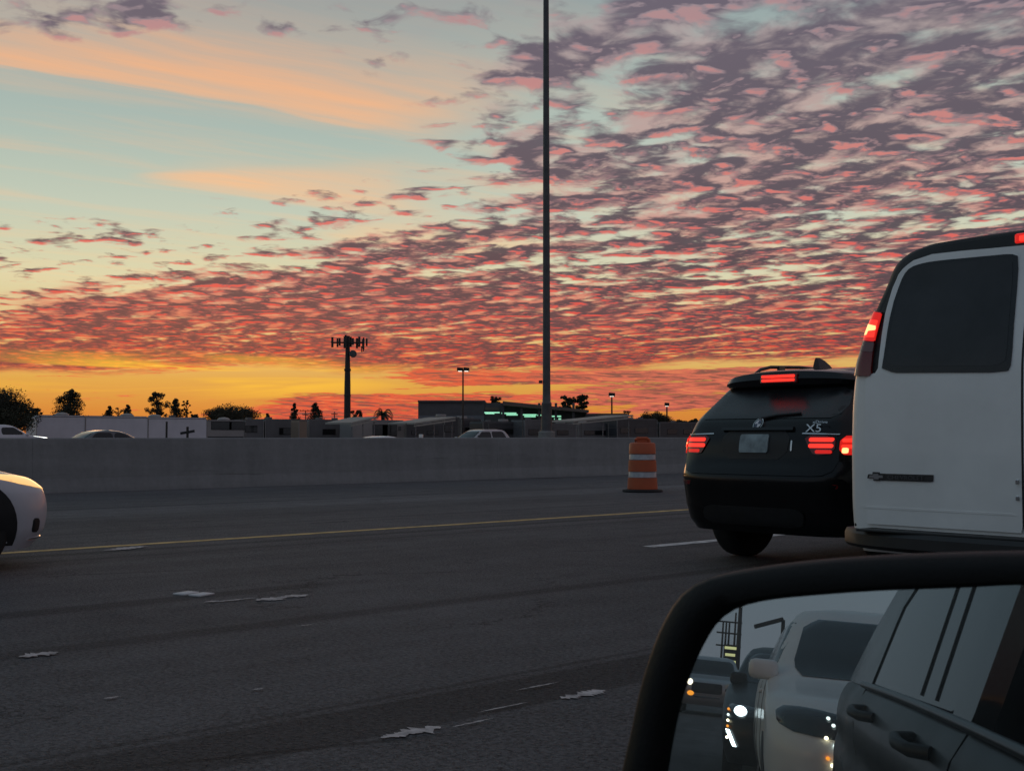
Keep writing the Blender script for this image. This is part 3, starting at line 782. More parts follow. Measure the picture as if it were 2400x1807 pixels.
# ================================================================ white van ahead in the next lane
def white_van():
    VX, VY = -2.65, 5.75
    t = thing('white_van', 'white panel van close ahead, brake lamp lit and dark rear window', 'van', (VX, VY, 0))
    S = Shell([(.50, .03, 5.3, .96, .07, .10, .3, .4, .03, .08), (.62, .0, 5.5, .995, .07, .10, .3, .4, .03, .1), (.80, .0, 5.6, 1.005, .07, .10, .3, .4, .03, .1), (1.0, .0, 5.55, 1.005, .07, .10, .3, .4, .03, .1),
               (1.25, .005, 4.7, 1.0, .07, .10, .3, .4, .03, .1), (1.45, .015, 4.4, .985, .07, .10, .3, .4, .03, .1), (1.65, .05, 4.1, .945, .07, .10, .25, .3, .03, .1), (1.80, .09, 3.9, .905, .07, .10, .2, .2, .03, .1),
               (1.95, .13, 3.75, .855, .08, .10, .2, .2, .03, .1), (2.06, .15, 3.6, .815, .10, .10, .2, .2, .03, .1), (2.12, .165, 3.5, .745, .12, .09, .2, .2, .03, .1), (2.155, .185, 3.4, .65, .16, .09, .2, .2, .03, .1),
               (2.170, .23, 3.2, .46, .2, .10, .2, .2, .03, .1), (2.178, .40, 3.0, .2, .1, .1, .1, .1, .03, .1)])
    S.body('body', white_paint, t, 30, z1=1.462)
    S.body('shaded_roof_shell', black_trim, t, 30, z0=1.4622)  # white upper body coloured black to stand for its shade
    def q(pts, off=.015):
        out = []
        for px, py in pts:
            y = .03
            for _ in range(5):
                x, z = on_rear(px, py, VY+y); y = S.rear_y(x-VX, z)-off
            out.append((x-VX, z))
        return out
    # shade on the white upper body, painted black round the doors, down to the lamps
    w = lambda z: S.at(z)[2]
    left = [(-w(z)+.003, z) for z in (1.47, 1.60, 1.72, 1.80, 1.88, 1.95, 2.0, 2.05, 2.08, 2.105, 2.125, 2.14, 2.155, 2.164, 2.170)]
    sur = left + [(-.2, 2.174), (.2, 2.174)] + [(-x, z) for x, z in reversed(left)]
    sm = conform('shaded_surround', black_trim, t, S.surf('rear', .004), S.surf('rear', -.01), sur, 12, 90, 50)
    # doors: two leaves, white, with their own frame round the glass
    dl = q([(2028, 1226), (2026, 1000), (2030, 882), (2058, 872), (2078, 731), (2095, 675), (2113, 635), (2142, 610), (2190, 594)])
    cx = -.006
    door_l = dl + [(cx-.10, 2.045), (cx, 2.048), (cx, .652)]
    top = max(z for x, z in dl)
    door_l = dl + q([(2260, 586), (2330, 580)]) + [(cx, q([(2392, 575)])[0][1]), (cx, .652), (dl[0][0]+.2, .652)]
    win = q([(2066, 874), (2074, 830), (2092, 722), (2116, 654), (2131, 630), (2150, 620), (2185, 611), (2300, 600), (2386, 592), (2393, 600), (2386, 700), (2373, 856), (2361, 873)], .02)
    cor = door_l
    for s, lab in ((1, 'left rear door with a dark window and a badge'), (-1, 'right rear door with a dark window')):
        g = (lambda o: o) if s > 0 else flipx
        d = S.patch('rear_door', white_paint, t, 'rear', g(door_l), .014, .02, 14, 120, 35)
        d['label'] = lab
        S.patch('door_window', glass_soft, d, 'rear', g(soften(win, 1)), .020, .012, 12, 80, 50)
        wc = (sum(p[0] for p in win)/len(win), sum(p[1] for p in win)/len(win)); inn = [(wc[0]+(x-wc[0])*.93, wc[1]+(z-wc[1])*.91) for x, z in win]
        S.patch('window_liner', mat('grey window liner', (.024, .024, .026, 1), .26, var=.35, vscale=5), d, 'rear', g(soften(inn, 1)), .0215, .004, 8, 50)
        S.patch('crease', white_paint, d, 'rear', g(rrect(-.90, .735, -.03, .745, .004)), .0165, .006, 3, 40)
    # seam between the leaves, with latch
    S.patch('door_seal', black_trim, t, 'rear', rrect(-.007, .66, .007, 2.02, .004), .012, .02, 8, 60)
    MB().box((.04, -.02, .90), (.05, .03, .13), None, .01).out('door_handle', black_trim, t)
    for zz in (.90, .82):
        MB().box((-.025, -.018, zz), (.018, .012, .022), None, .003).out('latch', chrome, t)
    # tail lamps, tall, on the corner pillars
    tl_out = q([(1996, 882), (2041, 882), (2050, 800), (2070, 731), (2036, 731), (2020, 765), (2006, 815)], .02)
    for s in (1, -1):
        g = (lambda o: o) if s > 0 else flipx
        def fit(pts): return [(max(-w(z)+.002, min(w(z)-.002, x)), z) for x, z in pts]
        L = S.patch('tail_lamp', red_off, t, 'rear', g(fit(tl_out)), .020, .03, 8, 50)
        S.patch('lens_top', red_dim, L, 'rear', g(fit(q([(2010, 800), (2051, 800), (2069, 733), (2034, 733)], .024))), .024, .01, 5, 36)
        S.patch('lens_glow', red_on, L, 'rear', g(fit(q([(2018, 793), (2050, 790), (2060, 750), (2030, 752)], .026))), .026, .008, 4, 30)
        S.patch('brake_bulb', red_hot, L, 'rear', g(fit(q([(2023, 785), (2032, 785), (2036, 775), (2054, 773), (2055, 763), (2034, 758), (2027, 768)], .028))), .028, .008, 3, 28)
        S.patch('reverse_lens', mat('smoked reverse lens', (.20, .10, .10, 1), .2), L, 'rear', g(fit(q([(2004, 825), (2046, 825), (2050, 803), (2010, 803)], .024))), .023, .008, 3, 30)
    # high brake lamp on the roof edge
    MB().box((.03, .175, 2.115), (.26, .05, .055), None, .012).out('high_brake_lamp', red_dim, t)
    MB().box((.03, .150, 2.113), (.20, .02, .030), None, .006).out('lamp_bar', red_on, t)
    # badge bar with a cross emblem
    b0 = q([(2042, 1122)])[0]; b1 = q([(2185, 1114)])[0]
    zc = (b0[1]+b1[1])/2; bar = [(b0[0]+.045, zc-.020), (b1[0], zc-.020), (b1[0]+.004, zc+.017), (b0[0]+.045, zc+.017)]
    S.patch('badge_bar', mat('dark badge', (.020, .020, .022, 1), .35), t, 'rear', bar, .021, .01, 4, 40)
    bx = b0[0]+.03
    bow = [(-.055, -.010), (-.018, -.010), (-.018, -.022), (.022, -.022), (.022, -.010), (.055, -.010), (.050, .012), (.018, .012), (.018, .024), (-.022, .024), (-.022, .012), (-.050, .012)]
    e = S.patch('badge_emblem', mat('dark badge', (.02, .02, .022, 1), .35), t, 'rear', [(bx+a, zc+b) for a, b in bow], .024, .01, 3, 48, 20)
    S.patch('emblem_field', mat('pale emblem', (.25, .25, .26, 1), .3, .5), e, 'rear', [(bx+a*.78, zc+b*.62) for a, b in bow], .026, .004, 3, 48, 20)
    text('lettering', 'CHEVROLET', mat('smoked letter', (.07, .07, .075, 1), .4), t, .030, ((b0[0]+b1[0])/2+.03, -.0225, zc-.002), (R(90), 0, 0), .001, 1.25)
    # lower body edge, bumper and step pad
    MB().box((0, .06, .640), (1.92, .06, .02), None, .008).out('sill', black_trim, t)
    bp = []
    for i in range(-14, 15):
        x = i/14*1.03; e_ = abs(i)/14; yb = -.16 + .16*e_**6 + .05*e_**2
        bp.append([Vector((x, yb+.02, .622)), Vector((x, yb, .60)), Vector((x, yb, .545)), Vector((x, yb+.03, .525)), Vector((x, yb+.25, .525)), Vector((x, yb+.25, .622))])
    MB().loft(bp).out('rear_bumper', mat('dark bumper', (.016, .016, .017, 1), .55, .0, var=.25, vscale=4), t, smooth=35)
    MB().box((0, -.03, .626), (1.7, .20, .012), None, .004).out('step_pad', black_trim, t)
    MB().box((0, 1.5, .40), (1.5, 3.0, .16), None, .03).out('chassis', black_trim, t)
    MB().tube([(-.42, .0, .42), (-.36, -.02, .34), (-.30, -.03, .30)], .018, 8).out('tow_bracket', steel, t)
    for s, f in ((-1, 'left'), (1, 'right')):
        for y in (1.15, 4.6):
            S.patch('wheel_arch', black_trim, t, f, [(y+.42*math.cos(R(a)), .55+.42*math.sin(R(max(0, a)))) for a in range(0, 181, 12)], .006, rings=3)
            wheel(t, s*.86, y, .37, .24, s, 8)
        S.patch('side_window', glass_dark, t, f, rrect(.35, 1.30, 1.5, 1.78, .06), .005)
        S.patch('side_window', glass_dark, t, f, rrect(1.65, 1.30, 3.2, 1.78, .06), .005)
        MB().box((s*1.12, 4.05, 1.35), (.22, .10, .28), None, .03).out('side_mirror', black_trim, t, smooth=50)
    return t
white_van()

# ================================================================ passenger cars (sedan and SUV shapes)
def car(name, label, cat, loc, rz, paint, kind='sedan', group=None, lamps=None, wheels=True, roof_scale=1.0, detail=True, length=None, front_axle=None):
    """origin under the middle of the front bumper is at +y; car faces +y"""
    t = thing(name, label, cat, loc, rz, group)
    if kind == 'sedan':
        S = Shell([(.17, .10, 4.66, .82, .3, .3, .36, .30, .05, .08), (.32, .04, 4.76, .87, .3, .3, .36, .34, .05, .08), (.48, .0, 4.78, .895, .3, .3, .38, .38, .05, .09), (.60, .0, 4.76, .90, .28, .3, .40, .42, .05, .10),
                   (.70, .03, 4.66, .90, .25, .3, .42, .50, .05, .13), (.78, .07, 4.38, .895, .25, .3, .46, .56, .05, .16), (.86, .12, 3.92, .885, .25, .3, .42, .50, .05, .14), (.93, .20, 3.45, .86, .2, .3, .3, .35, .05, .12),
                   (1.0, .62, 3.18, .81, .2, .25, .22, .22, .05, .12), (1.15, .86, 2.93, .74, .18, .2, .2, .2, .05, .12), (1.30, 1.12, 2.64, .67, .16, .2, .2, .2, .05, .1), (1.39, 1.38, 2.35, .60, .16, .2, .2, .2, .05, .1),
                   (1.43, 1.65, 2.05, .48, .16, .2, .2, .2, .03, .05)])
        belt, roof, wy, wr, track = .97, 1.36, (.95, 3.78), .325, .77
        ws = soften([(-.72, .99), (.72, .99), (.62, 1.34), (-.62, 1.34)], 1)
        sw = [soften([(.98, 1.0), (1.95, 1.0), (1.95, 1.33), (1.30, 1.33)], 1), soften([(2.02, 1.0), (3.0, 1.0), (2.55, 1.33), (2.02, 1.33)], 1)]
        hl = [(.38, .60), (.80, .66), (.86, .75), (.70, .76), (.42, .70)]; gr = rrect(-.36, .44, .36, .64, .05); tlm = [(.50, .66), (.84, .66), (.84, .84), (.50, .80)]
    else:
        S = Shell([(.28, .10, 4.55, .84, .2, .2, .35, .30, .05, .08), (.45, .02, 4.68, .93, .2, .2, .35, .35, .05, .08), (.70, .0, 4.72, .96, .18, .2, .35, .38, .05, .10), (.90, .02, 4.66, .96, .18, .2, .35, .38, .05, .10),
                   (1.02, .05, 4.40, .95, .16, .2, .35, .35, .05, .10), (1.10, .08, 3.75, .94, .16, .2, .3, .3, .05, .10), (1.16, .12, 3.42, .92, .16, .2, .25, .25, .05, .10), (1.40, .30, 3.02, .84, .14, .2, .2, .2, .05, .10),
                   (1.60, .46, 2.68, .76, .14, .2, .2, .2, .05, .08), (1.69, .62, 2.45, .68, .14, .2, .2, .2, .05, .08), (1.73, .95, 2.2, .52, .14, .2, .2, .2, .03, .05)])
        belt, roof, wy, wr, track = 1.14, 1.62, (.92, 3.80), .36, .81
        ws = soften([(-.80, 1.17), (.80, 1.17), (.68, 1.61), (-.68, 1.61)], 1)
        sw = [soften([(.55, 1.18), (1.75, 1.18), (1.75, 1.60), (.80, 1.60)], 1), soften([(1.83, 1.18), (3.1, 1.18), (2.62, 1.58), (1.83, 1.58)], 1)]
        hl = [(.50, .80), (.90, .84), (.92, .97), (.75, .98), (.52, .94)]; gr = rrect(-.44, .62, .44, .92, .06); tlm = [(.66, .80), (.92, .80), (.90, 1.10), (.70, 1.10)]
    if front_axle: wy = (wy[0], front_axle)
    yo = -S.at(S.zs[3])[1]
    def shift(o): o.location.y += yo; return o
    shift(S.body('body', paint, t, 34))
    shift(S.patch('windscreen', glass_dark, t, 'front', ws, .014, .03, 16, 56))
    shift(S.patch('rear_window', glass_dark, t, 'rear', [(x*.96, z) for x, z in ws], .014, .03, 16, 56))
    shift(S.patch('grille', black_trim, t, 'front', gr, .006, .02, 6, 40))
    for s in (1, -1):
        f = 'right' if s > 0 else 'left'
        for o in sw: shift(S.patch('side_window', glass_dark, t, f, o, .005, .02, 6, 36))
        g = (lambda o: o) if s > 0 else flipx
        L = shift(S.patch('headlamp', (lamps or {}).get('head', glass_mid), t, 'front', g(soften(hl, 1)), .006, .02, 5, 36))
        shift(S.patch('tail_lamp', red_off, t, 'rear', g(soften(tlm, 1)), .006, .02, 5, 36))
        for y in wy:
            o = S.patch('wheel_arch', black_trim, t, f, [(y+(wr+.06)*math.cos(R(a)), wr+.01+(wr+.06)*math.sin(R(a))) for a in range(-20, 201, 11)], .005, .02, 3, 36); shift(o)
            if wheels: shift(wheel(t, s*track, y, wr, .21, s))
        zz = belt+.03; yy = 3.05 if kind == 'sedan' else 3.2
        b = MB().box((s*(S.side_x(yy, zz)+.10), yy, zz+.02), (.19, .12, .14), None, .04)
        shift(b.out('side_mirror', (lamps or {}).get('mirror', paint), t, smooth=50))
        if detail:
            for y0 in (1.98, 3.05) if kind == 'sedan' else (1.79, 3.0):
                shift(S.patch('door_seam', black_trim, t, f, rrect(y0, .42, y0+.010, belt-.02, .004), .003, .01, 2, 24))
            shift(S.patch('door_handle', paint, t, f, rrect(2.15, belt-.12, 2.32, belt-.085, .012), .02, .03, 2, 20))
    t['shell'] = 0
    t_S[t.name] = (S, yo)
    return t
t_S = {}
# the pale car nosing in from the left in the carpool lane
c_left = car('white_car', 'white sedan nosing into the left edge of the picture', 'car', (-11.0, 4.0, 0), 0, mat('pale car paint', (.50, .52, .56, 1), .35, 0, .5, .3, var=.06, vscale=2, dirt=.1), 'sedan', lamps={'head': mat('lit clear lamp', (.6, .5, .34, 1), .2, emit=(1, .54, .16, 1), estr=1.0)}, front_axle=4.0)
c_left.scale = (1, 1, 1.07)
S_, yo_ = t_S[c_left.name]
for nm, m_, o_ in (('fog_vent', black_trim, soften([(.77, .29), (.815, .30), (.83, .41), (.79, .40)], 1, .02)), ('lip', chrome, rrect(.30, .235, .80, .25, .006))):
    o = S_.patch(nm, m_, c_left, 'front', o_, .012, .02, 4, 30); o.location.y += yo_
glow_m = mat('lit lamp rim', (.6, .5, .3, 1), .2, emit=(1, .70, .34, 1), estr=.62)
for nm, m_, o_ in (('turn_lamp', amber_on, [(4.03, .715), (4.12, .715), (4.12, .75), (4.04, .752)]),):
    o = S_.patch(nm, m_, c_left, 'right', o_, .010, .02, 4, 60); o.location.y += yo_

# ================================================================ our own car: wing mirror, doors, glass
d0 = (pix(1720, 1600, 1) - EYE).normalized()         # the view ray that the mirror sends straight back down the road
MN = (Vector((0, -1, 0)) - d0).normalized()          # mirror normal
MC = pix(2060, 1640, .85)                            # middle of the glass
def on_mirror(px, py):
    d = pix(px, py, 1) - EYE; return EYE + d*((MC-EYE).dot(MN)/d.dot(MN))
VE = EYE - MN*(2*(EYE-MC).dot(MN))                   # where the eye appears behind the mirror
def behind(px, py, dist):
    """a point behind us, seen in the mirror at the pixel, dist metres back along the road from VE"""
    d = pix(px, py, 1) - EYE; d = d - MN*(2*d.dot(MN)); return VE + d*(dist/-d.y)

def own_car():
    t = thing('dark_car', 'dark car we sit in: its wing mirror fills the lower right corner', 'car', (0, 0, 0))
    OUT = [(1430, 1900), (1453, 1798), (1475, 1711), (1496, 1607), (1527, 1512), (1557, 1442), (1592, 1390), (1627, 1364), (1674, 1347), (1787, 1327), (1917, 1312), (2091, 1301), (2395, 1292),
           (2500, 1300), (2570, 1350), (2590, 1450), (2580, 1880), (2540, 1960), (2400, 2000), (1700, 2050), (1520, 2030), (1450, 1980)]
    INN = [(1540, 1880), (1553, 1802), (1570, 1707), (1592, 1616), (1622, 1538), (1657, 1473), (1683, 1442), (1722, 1418), (1787, 1403), (1874, 1394), (2047, 1381), (2247, 1375), (2395, 1366),
           (2460, 1375), (2495, 1420), (2505, 1500), (2495, 1830), (2450, 1910), (2360, 1930), (1700, 1970), (1590, 1955), (1550, 1925)]
    c = Vector((2050, 1650)); N = 96
    def polar(pts):
        pts = [Vector(p) for p in soften(pts, 2, 1e9)]; out = []
        for k in range(N):
            a = 2*math.pi*k/N; d = Vector((math.cos(a), math.sin(a))); best = None
            for i in range(len(pts)):
                p, q = pts[i], pts[(i+1) % len(pts)]; e = q-p; den = d.x*e.y-d.y*e.x
                if abs(den) < 1e-9: continue
                w = p-c; tt = (w.x*e.y-w.y*e.x)/den; uu = (w.x*d.y-w.y*d.x)/den
                if tt > 0 and -1e-6 <= uu <= 1+1e-6: best = tt if best is None else max(best, tt)
            out.append(on_mirror(*(c+d*best)))
        return out
    o_, i_ = polar(OUT), polar(INN); mid = on_mirror(*c)
    lp = lambda a, b, f: a.lerp(b, f)
    hb = MB()
    rings = [[p - MN*.004 for p in i_], [p + MN*.004 for p in i_], [lp(p, q, .12) + MN*.010 for p, q in zip(i_, o_)], [lp(p, q, .55) + MN*.012 for p, q in zip(i_, o_)],
             [lp(p, q, .88) + MN*.007 for p, q in zip(i_, o_)], [q for q in o_], [q + (q-mid)*.02 - MN*.02 for q in o_], [q - (q-mid)*.02 - MN*.05 for q in o_],
             [q - (q-mid)*.14 - MN*.085 for q in o_], [q - (q-mid)*.40 - MN*.115 for q in o_], [q - (q-mid)*.75 - MN*.128 for q in o_]]
    hb.loft(rings, cap0=True, cap1=True)
    house = hb.out('wing_mirror', mat('black mirror plastic', (.0055, .0054, .0053, 1), .6, spec=.3, var=.3, vscale=30, bump=.08, bscale=300), t, smooth=50)
    house['label'] = 'black wing mirror with a wide glass'
    # mirror glass: bright coating with a film of road dust that blooms round lamps
    gm = bpy.data.materials.new('mirror glass'); gm.use_nodes = True; T = gm.node_tree; T.nodes.clear()
    def gl(r, c_):
        n = T.nodes.new('ShaderNodeBsdfGlossy'); n.inputs['Roughness'].default_value = r; n.inputs['Color'].default_value = c_; return n
    g1, g2 = gl(.0, (.46, .535, .545, 1)), gl(.20, (.46, .54, .55, 1)); df = T.nodes.new('ShaderNodeBsdfDiffuse'); df.inputs['Color'].default_value = (.10, .10, .10, 1)
    m1 = T.nodes.new('ShaderNodeMixShader'); m1.inputs[0].default_value = .12; T.links.new(g1.outputs[0], m1.inputs[1]); T.links.new(g2.outputs[0], m1.inputs[2])
    m2 = T.nodes.new('ShaderNodeMixShader'); m2.inputs[0].default_value = .05; T.links.new(m1.outputs[0], m2.inputs[1]); T.links.new(df.outputs[0], m2.inputs[2])
    oo = T.nodes.new('ShaderNodeOutputMaterial'); T.links.new(m2.outputs[0], oo.inputs[0])
    mb = MB(); mb.loft([[lp(mid, p, 1.006) - MN*.0015 for p in i_], [lp(mid, p, 1.006) - MN*.0035 for p in i_]]); g = mb.out('mirror_glass', gm, house)
    # stalk to the door corner
    MB().tube([on_mirror(2420, 1850) - MN*.06, Vector((-.30, .90, .80)), Vector((-.22, .93, .79))], .035, 10).out('mirror_stalk', black_trim, t, smooth=50)

    # flank: x as a function of y, z
    def belt(y): return .895 - .052*y - .006*y*y
    def side(y, z):
        x = -.215
        if y < -1.5: x += .030*(-1.5-y)**2
        if y > 1.2: x += .04*(y-1.2)**2
        b = belt(y)
        if z < b:
            d = b-z; x -= .05*(1-math.exp(-d/.05)) - .012*math.exp(-((d-.17)/.035)**2) - .03*max(0, (.45-z)/.3)**2
        else: x += (z-b)*.34
        return x
    fo = lambda off: (lambda a, z: Vector((side(a, z)-off, a, z)))
    def panel(name, m, pts, off=0., deep=.03, rings=12, n=90): return conform(name, m, t, fo(off), fo(off-deep), pts, rings, n, 50)
    fd = [(-.22, .30), (-.235, belt(-.235)), (.2, belt(.2)), (.6, belt(.6)), (.98, belt(.98)), (1.02, .30)]
    rd = [(-1.45, .48), (-1.60, .70), (-1.72, belt(-1.72)), (-1.2, belt(-1.2)), (-.7, belt(-.7)), (-.25, belt(-.25)), (-.235, .30), (-1.10, .30), (-1.30, .36)]
    f_ = panel('front_door', dark_paint, fd); r_ = panel('rear_door', dark_paint, rd)
    panel('rear_wing', dark_paint, [(-1.47, .66), (-1.735, belt(-1.73)), (-2.4, belt(-2.4)), (-3.0, belt(-3.0)-.01), (-3.55, .80), (-3.60, .40), (-2.75, .32), (-2.66, .55), (-2.45, .72), (-2.15, .78), (-1.85, .74)])
    panel('front_wing', dark_paint, [(1.035, .30), (.995, belt(.995)), (1.6, .80), (2.3, .74), (2.45, .60), (2.42, .30), (2.30, .30), (2.22, .52), (2.0, .70), (1.75, .72), (1.5, .62), (1.36, .40), (1.32, .30)], rings=8)
    # belt trim, glass and pillars
    def rib(name, m, pts, r, parent=t): return MB().tube(pts, r, 8).out(name, m, parent, smooth=60)
    rib('belt_trim', mat('belt trim', (.05, .05, .05, 1), .3, .6), [Vector((side(y, belt(y)-.004)-.006, y, belt(y)+.004)) for y in [.95-.13*i for i in range(22)]], .009)
    roof = lambda y: 1.40 - .05*(y+.6)**2
    gls = [(-1.62, belt(-1.62)+.012), (-.42, belt(-.42)+.012), (-.42, roof(-.42)-.05), (-1.15, roof(-1.15)-.06), (-1.60, 1.16)]
    gl2 = mat('rear door glass', (.030, .032, .034, 1), .05, 0, .5, .0, var=.2, vscale=3)
    rw = conform('window', gl2, r_, fo(.0), fo(-.008), gls, 8, 70, 50)
    for yy in (-.62, -.80):  # dark strips standing in for lines reflected in the glass
        rib('reflection_strip', black_trim, [Vector((side(yy-.02*i, belt(yy)+.02+.07*i)-.002, yy-.02*i, belt(yy)+.02+.07*i)) for i in range(6)], .002, r_)
    conform('b_pillar', black_gloss, t, fo(.004), fo(-.03), [(-.41, belt(-.4)), (-.25, belt(-.25)), (-.28, roof(-.28)-.02), (-.41, roof(-.41)-.02)], 6, 40, 50)
    conform('c_pillar', black_paint, t, fo(.004), fo(-.03), [(-1.635, belt(-1.63)), (-1.61, 1.17), (-1.2, roof(-1.2)-.05), (-1.2, roof(-1.2)), (-1.8, 1.29), (-2.7, belt(-2.7)), (-2.0, belt(-2.0))], 8, 60, 50)
    rib('window_frame', black_trim, [Vector((side(y, roof(y)-.04), y, roof(y)-.04)) for y in [.55-.12*i for i in range(16)]], .022)
    rib('a_pillar', black_trim, [Vector((-.205, 1.02, .86)), Vector((-.16, .80, 1.08)), Vector((-.09, .58, 1.30)), Vector((-.05, .45, 1.385))], .026)
    for y0 in (-.52, -1.36):
        hd = Vector((0, y0, belt(y0)-.045))
        pts = [Vector((side(y, z)-o, y, z)) for y, z, o in ((y0+.11, belt(y0)-.06, .0), (y0+.09, belt(y0)-.058, .032), (y0, belt(y0)-.052, .040), (y0-.09, belt(y0)-.047, .032), (y0-.11, belt(y0)-.045, 0))]
        rib('door_handle', black_trim, pts, .012, r_ if y0 < -1 else f_)
    # roof, far flank and dark cabin so that the shell is closed
    rr = [[Vector((x, y, roof(y) + .02 - .10*((x-.69)/.9)**4)) for x in [-.04 + 1.46*i/12 for i in range(13)]] for y in [.45-.15*i for i in range(19)]]
    MB().loft(rr, False, False, closed=False).out('roof', dark_paint, t, smooth=60)
    MB().box((.72, -.9, .30), (1.6, 4.2, .10), None, .03).out('floor_pan', black_trim, t)
    MB().box((1.57, -.9, .65), (.10, 4.6, .75), None, .04).out('far_flank', dark_paint, t)
    MB().box((1.48, -.6, 1.14), (.03, 2.4, .40), None, .01).out('far_glass', glass_dark, t)
    MB().box((.72, -3.2, .72), (1.6, .7, .62), None, .12).out('boot', dark_paint, t, smooth=50)
    MB().box((.70, -1.25, .75), (1.35, .18, .70), Matrix.Rotation(R(12), 3, 'X'), .06).out('rear_seat', mat('cabin cloth', (.012, .012, .012, 1), .9), t, smooth=50)
    MB().box((.30, -.62, .72), (.50, .16, .66), Matrix.Rotation(R(12), 3, 'X'), .06).out('front_seat', mat('cabin cloth', (.012, .012, .012, 1), .9), t, smooth=50)
    for y in (-2.28, 1.78): wheel(t, -.10, y, .33, .21, -1)
    return t
own_car()

# ================================================================ traffic behind us, seen in the mirror
def lampspot(t, S, yo, name, m, pts, off=.02):
    o = S.patch(name, m, t, 'front', pts, off, .02, 3, 24); o.location.y += yo; return o
wt = car('white_suv', 'white SUV right behind us, its mirror and pillar in the wing mirror', 'SUV', (.54, -4.75, 0), 0, white_paint, 'suv', lamps={'head': glass_mid})
wt.scale = (.97, 1, .885)
S_, yo_ = t_S[wt.name]
lampspot(wt, S_, yo_, 'fog_lamp', head_on, circle(-.74, .50, .030, 16, .024))
lampspot(wt, S_, yo_, 'fog_lamp', head_on, circle(.74, .50, .030, 16, .024))
for k in range(9):  # glowing dots painted on as lamp reflections in the bodywork
    lampspot(wt, S_, yo_, 'painted_glint', [head_soft, glint_warm, amber_on, head_soft][k % 4], circle(-.58-.035*(k % 3)-.01*(k % 2), .64+.036*k, .010, 10), .022)
dk = car('dark_sedan', 'dark sedan with one bright white headlamp glaring in the wing mirror', 'car', (.22, -10.9, 0), 0, dark_paint, 'sedan', lamps={'head': glass_mid})
S_, yo_ = t_S[dk.name]
lampspot(dk, S_, yo_, 'lamp_beam', head_on, circle(-.72, .69, .065, 18, .050))
lampspot(dk, S_, yo_, 'lamp_beam', head_on, circle(.72, .69, .065, 18, .050))
lampspot(dk, S_, yo_, 'running_lamp', head_on, [(-.86, .50), (-.82, .50), (-.74, .34), (-.78, .34)])
for k in range(6): lampspot(dk, S_, yo_, 'painted_glint', [glint_warm, head_soft, amber_on][k % 3], circle(-.84, .42+.055*k, .014, 10), .03)  # row of glowing dots imitating a bright reflection down the edge
mv = car('silver_minivan', 'silver minivan with amber lamp at the left of the wing mirror', 'minivan', (-1.38, -34.5, 0), 0, silver_paint, 'suv', lamps={'head': mat('clear lamp2', (.5, .45, .38, 1), .15)})
S_, yo_ = t_S[mv.name]
lampspot(mv, S_, yo_, 'lamp_beam', mat('warm beam', (.9, .8, .6, 1), .2, emit=(1, .80, .58, 1), estr=6), circle(-.50, .92, .085, 18))
lampspot(mv, S_, yo_, 'turn_lamp', amber_on, circle(-.46, .60, .10, 16, .07))
lampspot(mv, S_, yo_, 'bumper_trim', chrome, rrect(-.40, .50, .40, .54, .01))

# things standing behind, over the roofs
def stand(name, label, cat, px, dist, group=None):
    p = behind(px, 1600, dist); p.z = 0; return thing(name, label, cat, p, 0, group)
def zb(py, dist): return VE.z + (1600-py)/CF*dist
def mirror_scenery():
    p = stand('street_lamp', 'street lamp with a slanted wide head in the wing mirror', 'street lamp', 1822, 46)
    h = zb(1446, 46)
    MB().tube([(0, 0, 0), (0, 0, h)], .10, 10, .07).out('post', dark_steel, p, smooth=50)
    MB().box((-.52, 0, h-.16), (1.10, .55, .14), Matrix.Rotation(R(-20), 3, 'Y'), .03).out('lamp_head', dark_steel, p)
    MB().box((.0, 0, zb(1518, 46)), (.34, .34, .40), None, .03).out('junction_box', dark_steel, p)
    D = 130
    p = stand('transmission_tower', 'slender stepped pylon with crossarms in the wing mirror', 'pylon', 1692, D)
    s = D/CF
    for px_, top in ((1682, 1462), (1689, 1462), (1696, 1462), (1709, 1440)):
        x = -(1692-px_)*s; MB().tube([(x, 0, 0), (x, 0, zb(top, D))], .16, 6, .10).out('post', dark_steel, p)
    for py in (1462, 1487, 1515):
        MB().box((.2, 0, zb(py, D)), (2.6, .16, .16)).out('crossarm', dark_steel, p)
    p = stand('light_mast', 'tall plain mast beside the pylon in the wing mirror', 'mast', 1720, 120)
    MB().tube([(0, 0, 0), (0, 0, zb(1380, 120))], .26, 8, .16).out('post', dark_steel, p)
    p = stand('pylon_sign', 'lit yellowish sign with four rows in the wing mirror', 'sign', 1702, 110)
    s = 110/CF; z0, z1 = zb(1572, 110), zb(1512, 110)
    MB().box((0, 0, z1/2), (.5, .3, z1)).out('post', dark_steel, p)
    MB().box((0, .25, (z0+z1)/2), (30*s, .3, z1-z0)).out('cabinet', black_trim, p)
    for k, wd in enumerate((26, 22, 26, 20)):
        MB().box((0, .43, z1 - (z1-z0)*(k+.5)/4), (wd*s, .04, (z1-z0)*.10)).out('lit_row', sign_panel, p)
mirror_scenery()

